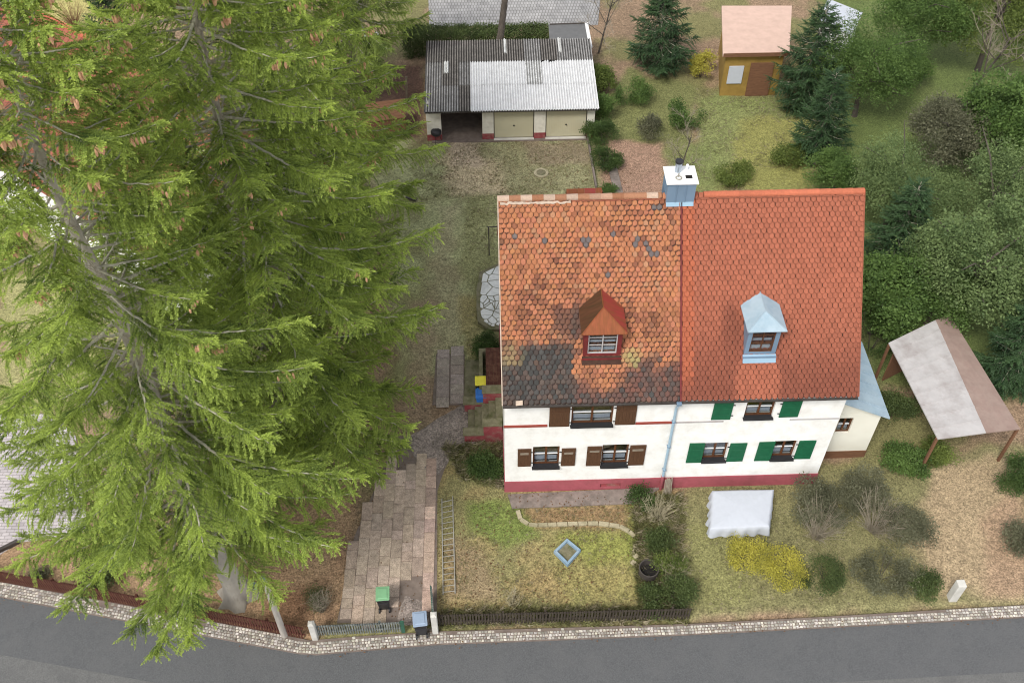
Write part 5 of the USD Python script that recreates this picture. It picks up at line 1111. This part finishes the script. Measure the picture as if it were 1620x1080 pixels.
    # top leader
    for k in range(5):
        a = k*1.26; pos.append(axis(H-.25)); fx.append((math.cos(a)*.6, math.sin(a)*.6, .9)); uz.append((0, 0, 1)); idx.append(8); sc.append(.7)
    protos = []
    for kk, L in enumerate(lens):
        for v_ in range(2): V_, F_, T_ = frond(L, .12-.25*v_, -.65-.5*v_, 100+kk*2+v_); protos.append(('needle_spray', (V_, F_), needle, T_))
    for v_ in range(2): V_, F_, T_ = frond(.4, .15, -.25, 140+v_, 1.15, .12); protos.append(('tip_spray', (V_, F_), needle, np.minimum(T_*1.2+.15, 1)))
    for v_ in range(2): protos.append(('dead_twig', bare_twig(.8, 150+v_), 'twig_grey', None))
    instancer(t, 'crown', protos, idx, pos, quat_from_axes(np.array(fx, float), np.array(uz, float)), np.array(sc))
    if cpos:
        cy = np.array(cyaw); instancer(t, 'cones', [('cone', cone_mesh(), 'cone_tan', None)], np.zeros(len(cpos), int), cpos, np.c_[np.cos(cy/2), 0*cy, 0*cy, np.sin(cy/2)], np.array(csc))
    print(label[:30], 'branches', nb, 'sprays', len(pos), 'cones', len(cpos))
    return t
b1 = G(372, 945)
def open_left(az, frac, q):
    left = math.cos(az-math.pi) > .35
    if frac < .1 and math.cos(az+.9) > .55: return False          # the flared foot shows between the lowest boughs
    return not (left and q.random() < (.55 if .45 < frac < .75 else .08))
spruce('tallest pale trunked spruce nearest the road, its flared base beside the utility pole', b1, 27.0, 6.3, 1, 'spruce_needles', h0=3.6, trunk_r=.40, bark='bark_white', cone_from=.45, per=6, spacing=.53, taper=.45, upper=.8, vis=open_left)
spruce('broad spruce beside the driveway whose branches reach toward the house', G(492, 728), 27.5, 7.2, 2, 'spruce_needles', h0=2.2, trunk_r=.36, per=6, spacing=.55, cone_from=.4, taper=.5, upper=1.0)
spruce('cone laden spruce behind the other two, left of the back yard', (-8.9, 13.5), 23.0, 7.0, 3, 'spruce_needles', h0=2.0, trunk_r=.33, per=6, spacing=.54, cone_from=.3, taper=.55, upper=.85)
spruce('duller green spruce left of the garage at the top of the picture', (-8.2, 29.0), 16.0, 4.9, 4, 'spruce_needles_cool', h0=2.6, trunk_r=.26, per=5, spacing=.48, cone_from=.5, taper=.6)
spruce('dark blue green fir in the far garden behind the red roofed house', tuple(G(205, 135)[:2]), 7.5, 2.6, 5, 'fir_needles', h0=.5, trunk_r=.16, per=6, spacing=.36, cone_from=2, taper=.9, droop=.4)

# --- broadleaf plants
def leaf_clump(seed, n=16, r=.2, leaf=.075):
    q = np.random.default_rng(seed); V, Fc, T = [], [], []
    for k in range(n):
        c = q.normal(0, 1, 3); c = c/np.linalg.norm(c)*r*q.random()**.4; d = q.normal(0, 1, 3)+c/r*.8+[0, 0, .1]; d /= np.linalg.norm(d); s_ = np.cross(d, q.normal(0, 1, 3)); s_ /= np.linalg.norm(s_); n_ = np.cross(d, s_)
        l = leaf*q.uniform(.7, 1.3); o = len(V); V += [c, c+d*l*.5+s_*l*.32+n_*l*.08, c+d*l, c+d*l*.5-s_*l*.32+n_*l*.08]; Fc += [(o, o+1, o+2), (o, o+2, o+3)]; t = .25+.6*q.random(); T += [t*.7, t, t*1.1, t]
    T = np.array(T); return np.array(V), np.array(Fc), np.c_[T, T, T]
def foliage(t, lobes, n, m, seed, clump=.26, leaf=.09, leaves=18, name='crown', shell=.55, floor=0.05):
    """leaf clumps spread through lumpy ellipsoids: (centre, radii)"""
    q = np.random.default_rng(seed); pos = []; vol = np.array([r_[0]*r_[1]*r_[2] for c, r_ in lobes])**.75; vol /= vol.sum()
    for (c, r_), w_ in zip(lobes, vol):
        k = max(6, int(n*w_)); d = q.normal(0, 1, (k*2, 3)); d /= np.linalg.norm(d, axis=1, keepdims=True); rr = shell+(1-shell)*q.random(k*2)**.7
        bump_ = .72+.5*meshkit.fbm(d*2.2+seed, 3, seed); p = np.array(c)+d*np.array(r_)*(rr*bump_)[:, None]; hole = meshkit.fbm(p*1.1+seed, 3, seed+7); p = p[(hole > .45) & (p[:, 2] > floor)][:k]; pos.append(p)
    pos = np.vstack(pos); k = len(pos); qq = q.normal(0, 1, (k, 4)); qq /= np.linalg.norm(qq, axis=1, keepdims=True)
    protos = []
    for v_ in range(3): V_, F_, T_ = leaf_clump(300+v_+seed, leaves, clump, leaf); protos.append(('leaf_clump', (V_, F_), m, T_))
    return instancer(t, name, protos, q.integers(0, 3, k), pos, qq, q.uniform(.7, 1.3, k))
def lumpy(c, r, n, seed, flat=.8):
    q = np.random.default_rng(seed); out_ = [(np.array(c), (r*.75, r*.75, r*flat*.75))]
    for k in range(n):
        a = q.uniform(0, 6.28); e_ = q.uniform(-.3, 1.0); d = np.array([math.cos(a)*math.cos(e_), math.sin(a)*math.cos(e_), math.sin(e_)*flat]); rr = r*q.uniform(.35, .55); out_.append((np.array(c)+d*r*q.uniform(.5, .75), (rr, rr, rr*flat)))
    return out_
def limbs(t, base, top, r0, n, seed, spread, m='bark_dark', trunk=True):
    q = np.random.default_rng(seed); base, top = np.array(base, float), np.array(top, float)
    mid = lerp(base, top, .5)+[q.normal(0, .1), q.normal(0, .1), 0]
    obj(t, 'trunk', tube([base-[0, 0, .15], base+[0, 0, .1], mid, top], [r0*1.5, r0*1.1, r0*.8, r0*.35], 9), m, smooth=50)
    for k in range(n):
        s_ = lerp(base, top, q.uniform(.35, .9)); a = q.uniform(0, 6.28); e_ = s_+np.array([math.cos(a)*spread, math.sin(a)*spread, spread*q.uniform(.3, .9)])
        obj(t, 'limb', tube([s_, lerp(s_, e_, .5)+[0, 0, .12*spread], e_], [r0*.4, r0*.25, r0*.1], 6), m)
def tree(label, px, py, zc, r, m, seed, n=900, flat=.85, leaf=.13, name='tree', lob=7):
    c = G(px, py, zc); r *= 1.2; n = int(n*1.5); t = thing(name, label, 'tree', (c[0], c[1], 0), group='leafy trees on the right'); limbs(t, (c[0], c[1], 0), (c[0], c[1], zc+r*.35), .06+.03*r, 9, seed, r*.85)
    foliage(t, lumpy(c, r, lob+4, seed, flat), n, m, seed, clump=.36, leaf=leaf*(.65+.09*(seed % 6)), leaves=24)
def shrub(label, px, py, h, r, m, seed, n=260, leaf=.07, lob=5, name='shrub', cat='shrub', clump=.2, flat=None):
    c = G(px, py, h*.5); t = thing(name, label, cat, (c[0], c[1], 0), group='garden shrubs'); q = np.random.default_rng(seed)
    for k in range(5): a = k*1.26+q.random(); obj(t, 'stem', tube([(c[0]+.06*math.cos(a), c[1]+.06*math.sin(a), -.1), (c[0]+r*.4*math.cos(a), c[1]+r*.4*math.sin(a), h*.7)], [.018, .006], 5), 'bark_dark')
    foliage(t, lumpy((c[0], c[1], h*.5), r, lob, seed, flat or min(1.3, h*.5/r)), n, m, seed, clump=clump, leaf=leaf, name='foliage')
TREES = [
 ('dark evergreen tree beyond the garage corner at the top', 1045, 62, 2.6, 2.7, 'leaf_dark', 71, 900),
 ('dark green tree right of the pink building', 1285, 112, 3.2, 2.6, 'leaf_dark', 72, 1000),
 ('mid green bushy tree right of the dark one at the top', 1375, 105, 3.4, 2.6, 'leaf_mid', 73, 900),
 ('pale green tree at the top edge above the grey branches', 1450, 30, 3.5, 2.6, 'leaf_mid', 74, 800),
 ('yellowish green tree in the top right corner', 1580, 25, 3.8, 3.0, 'leaf_lime', 75, 900),
 ('dark green tree below the white shed, left of the lime lawn edge', 1300, 205, 2.8, 1.9, 'leaf_dark', 76, 700),
 ('grey green tree on the right edge below the corner tree', 1590, 205, 3.6, 2.3, 'leaf_mid', 77, 800),
 ('soft green round tree right of the red roof top', 1425, 290, 3.6, 2.3, 'leaf_soft', 78, 900),
 ('pale soft green tree at right edge, level with the red ridge', 1570, 315, 4.0, 2.6, 'leaf_soft', 79, 1000),
 ('very dark tree close to the red gable edge', 1415, 385, 3.0, 2.0, 'leaf_dark', 80, 800),
 ('soft grey green tree in the middle of the right edge', 1550, 430, 4.2, 2.5, 'leaf_soft', 81, 1000),
 ('fresh green tree between red gable and carport', 1400, 465, 2.6, 1.7, 'leaf_mid', 82, 700),
 ('dark green tree behind the carport at the right edge', 1612, 555, 3.0, 1.9, 'leaf_dark', 83, 700),
 ('olive green tree under the red emblem free sky gap right of the lawn', 1330, 275, 2.0, 1.4, 'leaf_mid', 84, 500),
 ('small mid green tree filling the gap above the carport', 1480, 470, 2.4, 1.6, 'leaf_mid', 85, 500),
 ('muted green tree among the right hand crowns', 1500, 215, 3.0, 1.8, 'leaf_olive', 86, 500),
 ('soft green tree at the far right above the carport', 1622, 440, 3.4, 1.8, 'leaf_soft', 87, 500),
]
TREES[13] = ('small green tree above the right end of the red roof', *TREES[13][1:])
for lb, px, py, zc, r, m, sd, n in TREES:
    if m == 'leaf_dark':
        c = G(px, py, zc*.8); spruce(lb, (c[0], c[1]), zc*2.1, r*1.05, sd, 'fir_needles', h0=.5, trunk_r=.16, per=6, spacing=.34, cone_from=2, taper=.8, droop=.5)
    else: tree(lb, px, py, zc, r, m, sd, n, flat=.75+.09*(sd % 6))
SHRUBS = [
 ('wide grey brown shrub right of the covered table', 1290, 800, 1.5, 1.3, 'leaf_olive', 138, 420, .07),
 ('grey green shrub between the twig bushes and the gravel', 1430, 830, 1.4, 1.3, 'leaf_olive', 139, 420, .07),
 ('loose mid green bush on the grass between garage shrubs and the dark fir', 1005, 145, 1.5, 1.2, 'leaf_mid', 133, 340, .08),
 ('olive bush beside the bare path above the second kerb', 1030, 205, 1.3, 1.1, 'leaf_olive', 134, 300, .08),
 ('green bush filling the gap under the pale green tree at the top', 1440, 110, 2.2, 1.6, 'leaf_mid', 135, 420, .09),
 ('soft green bush between the round trees right of the red ridge', 1490, 300, 2.4, 1.6, 'leaf_soft', 136, 420, .09),
 ('soft green bush below the bare brown tree at upper right', 1545, 235, 2.2, 1.5, 'leaf_soft', 137, 380, .09),
 ('leafy green bush against the house wall below the side steps', 768, 738, .9, .75, 'leaf_dark', 101, 420, .07),
 ('low dark bush against the side wall behind the cellar cover', 768, 545, .9, .8, 'leaf_dark', 102, 420, .06),
 ('bright green shrub at the garage right wall', 952, 122, 1.9, 1.1, 'leaf_lime', 103, 420, .09),
 ('mid green shrub beside the boundary kerb by the garage', 958, 165, 1.8, 1.1, 'leaf_mid', 104, 420, .08),
 ('dark green shrub behind the rain barrel', 955, 210, 1.6, 1.1, 'leaf_dark', 105, 420, .07),
 ('dark shrub at the lower end of the boundary kerb', 958, 250, 1.3, 1.1, 'leaf_dark', 106, 380, .07),
 ('small ground ivy patch behind the ridge right of the kerb', 962, 300, .5, .5, 'leaf_mid', 107, 160, .06),
 ('dark green shrub by the downpipe at the lawn corner', 1015, 790, .9, .7, 'leaf_dark', 108, 260, .06),
 ('low mossy shrub at the right edge of the front lawn', 1045, 850, .7, .7, 'leaf_hedge', 109, 260, .06),
 ('shaggy green shrub right of the sunk barrel', 1058, 900, 1.0, .75, 'leaf_lime', 110, 300, .06),
 ('dark low shrub in front of the sunk barrel', 1030, 945, .8, .7, 'leaf_hedge', 111, 320, .06),
 ('green shrub at the fence corner beside the neighbour garden', 1072, 940, 1.1, .75, 'leaf_hedge', 112, 340, .06),
 ('yellow flowering forsythia left of the pair below the covered table', 1180, 880, 1.1, 1.0, 'leaf_yellow', 113, 300, .06),
 ('yellow flowering forsythia right of the pair below the covered table', 1238, 888, 1.1, 1.1, 'leaf_yellow', 114, 360, .06),
 ('grey green shrub behind the right end of the yellow forsythia', 1320, 800, 1.4, 1.1, 'leaf_olive', 115, 450, .07),
 ('mid green shrub in the neighbour garden below the extension', 1365, 780, 1.5, 1.2, 'leaf_olive', 116, 450, .07),
 ('big grey green shrub near the pavement at lower right', 1400, 900, 1.3, 1.3, 'leaf_olive', 117, 520, .07),
 ('mid green shrub between forsythia and pavement', 1310, 905, 1.1, 1.0, 'leaf_hedge', 118, 420, .06),
 ('low green shrub near the white pillar', 1460, 925, .9, .8, 'leaf_hedge', 119, 260, .06),
 ('bright green shrub by the path right of the extension', 1435, 725, 1.2, 1.0, 'leaf_mid', 120, 420, .08),
 ('lime shrub below the front edge of the carport', 1480, 715, .9, .8, 'leaf_lime', 121, 300, .07),
 ('dark green shrub at the right edge below the carport', 1612, 745, 1.6, 1.1, 'leaf_dark', 122, 450, .07),
 ('olive shrub on the right edge above the pavement', 1612, 850, 1.2, .9, 'leaf_olive', 123, 320, .07),
 ('dark olive shrub beside the extension corner', 1415, 640, 1.6, 1.0, 'leaf_hedge', 124, 400, .08),
 ('yellow flowering shrub left of the pink building', 1110, 104, 1.6, 1.0, 'leaf_yellow', 125, 300, .08),
 ('lime shrub beside the lawn behind the red roof', 1250, 245, 1.3, 1.2, 'leaf_lime', 126, 420, .08),
 ('mid green shrub by the bare path behind the chimney', 1085, 185, 1.4, 1.2, 'leaf_mid', 127, 420, .08),
 ('lime shrub close behind the ridge right of the chimney', 1160, 275, 1.0, 1.1, 'leaf_lime', 128, 360, .08),
 ('dark low shrub at the left neighbour fence behind the trunk', 150, 905, .9, .9, 'leaf_hedge', 129, 300, .06),
 ('dry twiggy green shrub at the left gate post', 505, 940, .8, .55, 'leaf_hedge', 130, 160, .04),
 ('small green shrub in the left garden corner under the spruce', 60, 905, .4, .5, 'leaf_olive', 131, 120, .05),
 ('dark shrub between red roof gable and extension roof', 1385, 530, 2.0, 1.0, 'leaf_dark', 132, 350, .08),
]
for lb, px, py, h, r, m, sd, n, lf_ in SHRUBS: shrub(lb, px, py, h, r, m, sd, n, lf_)
# hedge behind the garage
hx0, hx1, hy0, hy1, hz = G(636, 60, 1.5)[0], G(870, 60, 1.5)[0], G(680, 52, 1.5)[1]-.5, G(680, 41, 1.5)[1], 1.5
hd = thing('hedge', 'clipped dark green hedge between the garage and the paved lane', 'hedge', ((hx0+hx1)/2, hy0, 0)); q = np.random.default_rng(90)
n = 2600; pp = np.c_[q.uniform(hx0, hx1, n), q.uniform(hy0, hy1, n), q.uniform(0.05, hz, n)]; pick = q.random(n); pp[pick < .4, 2] = hz+q.normal(0, .05, (pick < .4).sum()); s2 = (pick > .4) & (pick < .75); pp[s2, 1] = hy0+q.normal(0, .06, s2.sum())
qq = q.normal(0, 1, (n, 4)); qq /= np.linalg.norm(qq, axis=1, keepdims=True)
instancer(hd, 'foliage', [('leaf_clump', leaf_clump(400+k, 20, .2, .085)[:2], 'leaf_hedge', leaf_clump(400+k, 20, .2, .085)[2]) for k in range(3)], q.integers(0, 3, n), pp, qq, q.uniform(.7, 1.25, n))
for k in range(12): xx = lerp(hx0, hx1, (k+.5)/12); obj(hd, 'stem', tube([(xx, (hy0+hy1)/2, -.1), (xx+.1, (hy0+hy1)/2, 1.2)], [.05, .02], 6), 'bark_dark')
# bare trees and bushes
def bare_tree(label, base, H, r0, seed, levels=3, first=.35, m='bark_dark', name='bare_tree', spread=.55, nb=7, cat='tree', tw=1.0):
    q = np.random.default_rng(seed); base = np.array([base[0], base[1], 0.]); t = thing(name, label, cat, base); twigs = []
    def grow(p, d, L, r, lev):
        n = 5; ps = [p]; dd = d.copy()
        for k in range(n): dd = dd+q.normal(0, .09, 3)+[0, 0, .03]; dd /= np.linalg.norm(dd); ps.append(ps[-1]+dd*L/n)
        rr = np.linspace(r, r*.45, n+1)
        if lev == 0: obj(t, 'trunk', tube(ps, rr, 10), m, smooth=50)
        elif lev == 1: obj(t, 'limb', tube(ps, rr, 6, cap=False), m)
        else: twigs.append(tube(ps, rr, 3 if lev > 2 else 4, cap=False))
        if lev < levels:
            for k in range(nb if lev == 0 else int(5*tw)+1):
                f_ = q.uniform(first if lev == 0 else .25, 1.0); i_ = min(n-1, int(f_*n)); p2 = lerp(ps[i_], ps[i_+1], f_*n-i_); a = q.normal(0, 1, 3); a -= dd*(a@dd); a /= np.linalg.norm(a)
                d2 = dd*(1-spread)+a*spread+[0, 0, .12]; d2 /= np.linalg.norm(d2); grow(p2, d2, L*q.uniform(.35, .6), r*.45*(1-.4*f_)+.003, lev+1)
    grow(base-[0, 0, .1], np.array([0, 0, 1.]), H, r0, 0)
    if twigs: obj(t, 'twigs', cat_(twigs), 'twig_grey', kind='stuff')
bt = G(777, 66, 2.2)
bare_tree('tall bare tree with a straight grey trunk behind the garage', (bt[0], bt[1]), 15.0, .24, 201, first=.6)
bare_tree('bare grey twiggy tree over the right rear corner of the garage', tuple(G(948, 62, 1.0)[:2]), 4.2, .07, 202, first=.12, spread=.6, nb=10)
bare_tree('bare brown tree between the green crowns at upper right', tuple(G(1535, 150, 1.5)[:2]), 6.0, .1, 203, first=.2, nb=10)
bare_tree('bare tree behind the chimney on the garden boundary', tuple(G(1072, 285, 0)[:2]), 3.0, .05, 204, first=.1, nb=9)
def twig_bush(label, px, py, h, n, m, seed, spread=.6):
    c = G(px, py); t = thing('twig_bush', label, 'bush', c, group='bare twig bushes'); q = np.random.default_rng(seed); ms = []
    for k in range(n):
        a = q.uniform(0, 6.28); rr = spread*q.random()**.6; e_ = np.array([c[0]+rr*math.cos(a), c[1]+rr*math.sin(a), h*q.uniform(.6, 1.05)]); s_ = np.array([c[0]+.08*math.cos(a), c[1]+.08*math.sin(a), -.05]); md = lerp(s_, e_, .5)+q.normal(0, .05, 3)+[0, 0, .1]
        ms.append(tube([s_, md, e_], [.009, .007, .004], 3, cap=False))
        for j in range(2): p2 = lerp(md, e_, q.uniform(.1, .8)); ms.append(tube([p2, p2+[q.normal(0, .15), q.normal(0, .15), .15]], [.005, .003], 3, cap=False))
    obj(t, 'twigs', cat_(ms), m)
twig_bush('pale dry twig bush at the corner by the downpipe', 1040, 820, 1.1, 90, 'edging', 211, .8)
twig_bush('straggly pale twig bush right of the sunk barrel', 1066, 915, 1.0, 70, 'straw_twig' if False else 'edging', 212, .7)
twig_bush('dry twigs standing behind the middle of the dark picket fence', 812, 955, .7, 40, 'edging', 213, .5)
twig_bush('reddish bare shrub on the far lawn at the top left', 118, 42, 1.8, 120, 'wood_brown', 214, 1.6)
twig_bush('thin green grey twig bush beside the left gate post', 510, 965, .9, 90, 'twig_grey', 215, .5)
twig_bush('grey twigs behind the left garden of the covered table', 1290, 850, 1.6, 110, 'twig_grey', 216, 1.2)
twig_bush('grey brown twigs of a dormant shrub in the neighbour garden', 1380, 840, 1.6, 130, 'twig_grey', 217, 1.3)

# grass tufts, dry leaves: nobody could count them
def tuft(seed, n=14, h=.07, r=.12):
    q = np.random.default_rng(seed); V, Fc, T = [], [], []
    for k in range(n):
        a, rr = q.uniform(0, 6.28), r*q.random()**.5; p = np.array([rr*math.cos(a), rr*math.sin(a), -.01]); b = q.uniform(0, 6.28); d = np.array([math.cos(b)*.7, math.sin(b)*.7, 1.0])*h*q.uniform(.5, 1.2); s_ = np.array([-math.sin(b), math.cos(b), 0])*.009
        o = len(V); V += [p-s_, p+s_, p+d*.6+s_*.7, p+d+np.array([d[0], d[1], -.3*h])*.4]; Fc += [(o, o+1, o+2), (o, o+2, o+3)]; t = q.random(); T += [t*.5, t*.5, t, t]
    T = np.array(T); return np.array(V), np.array(Fc), np.c_[T, T, T]
def scatter(polys, n, seed):
    q = np.random.default_rng(seed); out_ = []
    areas = np.array([p.area for p in polys]); areas /= areas.sum()
    for p, w_ in zip(polys, areas):
        b = p.bounds; k = int(n*w_); c = q.uniform(b[:2], b[2:], (k*4, 2)); c = c[shapely.contains_xy(p, c[:, 0], c[:, 1])][:k]; out_.append(c)
    return np.vstack(out_)
lawns = [Polygon(G2((1080, 830), (1300, 800), (1480, 900), (1480, 945), (1090, 970))), Polygon(G2((1100, 140), (1290, 140), (1290, 295), (1090, 295))), Polygon(G2((700, 790), (800, 800), (1080, 800), (1085, 975), (700, 980))), Polygon(G2((650, 228), (928, 222), (942, 308), (800, 312), (786, 500), (735, 560), (735, 310), (650, 320)))]
pts = scatter(lawns, 17000, 301); q = np.random.default_rng(302); keep = meshkit.fbm(np.c_[pts*1.1, np.zeros(len(pts))], 4, 33) > q.uniform(.3, .62, len(pts)); pts = pts[keep]; k = len(pts); a = q.uniform(0, 6.28, k)
V1, F1, T1_ = tuft(310); V2, F2, T2_ = tuft(311); V3, F3, T3_ = tuft(312, h=.09); V4, F4, T4_ = tuft(313)
instancer(None, 'grass', [('tuft', (V1, F1), 'grass_blades', T1_), ('tuft', (V2, F2), 'grass_blades', T2_), ('tuft', (V3, F3), 'straw_blades', T3_)], q.choice(3, k, p=[.35, .35, .3]), np.c_[pts, np.full(k, -.01)], np.c_[np.cos(a/2), 0*a, 0*a, np.sin(a/2)], q.uniform(.3, .7, k), label='short patchy mossy grass of the yard and front lawn', cat='grass')
wild = [Polygon(G2((695, 965), (1085, 958), (1088, 985), (695, 992))), Polygon(G2((1000, 790), (1080, 780), (1085, 975), (1010, 975))), Polygon(G2((700, 706), (800, 700), (800, 775), (735, 760)))]
pts = scatter(wild, 1800, 303); k = len(pts); a = q.uniform(0, 6.28, k)
instancer(None, 'weeds', [('tuft', tuft(320, 18, .22, .12)[:2], 'grass_blades', tuft(320, 18, .22, .12)[2]), ('tuft', tuft(321, 16, .26, .1)[:2], 'straw_blades', tuft(321, 16, .26, .1)[2])], q.choice(2, k, p=[.7, .3]), np.c_[pts, np.zeros(k)], np.c_[np.cos(a/2), 0*a, 0*a, np.sin(a/2)], q.uniform(.5, 1.3, k), label='rough taller weeds along the fence and the lawn edges', cat='weeds')
lit = [Polygon(G2((640, 100), (675, 100), (672, 222), (640, 222))), Polygon(G2((680, 228), (928, 222), (942, 308), (690, 320))), Polygon(G2((690, 780), (1050, 780), (1060, 980), (690, 985))), Polygon(G2((380, 900), (530, 900), (520, 985), (400, 985))), Polygon(G2((540, 720), (690, 720), (690, 980), (535, 980))), Polygon(G2((980, 270), (1050, 270), (1060, 315), (985, 315))), Polygon(G2((0, 935), (300, 985), (490, 1025), (690, 1010), (1600, 965), (1600, 985), (690, 1030), (490, 1042), (0, 960)))]
pts = scatter(lit, 2600, 304); k = len(pts); q = np.random.default_rng(305); a = q.uniform(0, 6.28, k)
lv = np.array([(-.04, 0, 0), (0, -.02, .012), (.045, 0, 0.004), (0, .022, .012)]); 
instancer(None, 'fallen_leaves', [('leaf', (lv, np.array([(0, 1, 2), (0, 2, 3)])), 'litter_leaf', None)], np.zeros(k, int), np.c_[pts, np.full(k, .035)], np.c_[np.cos(a/2), q.normal(0, .12, k), q.normal(0, .12, k), np.sin(a/2)], q.uniform(.5, 1.3, k), label='dry brown leaves scattered over yard, drive and pavement edge', cat='leaves')
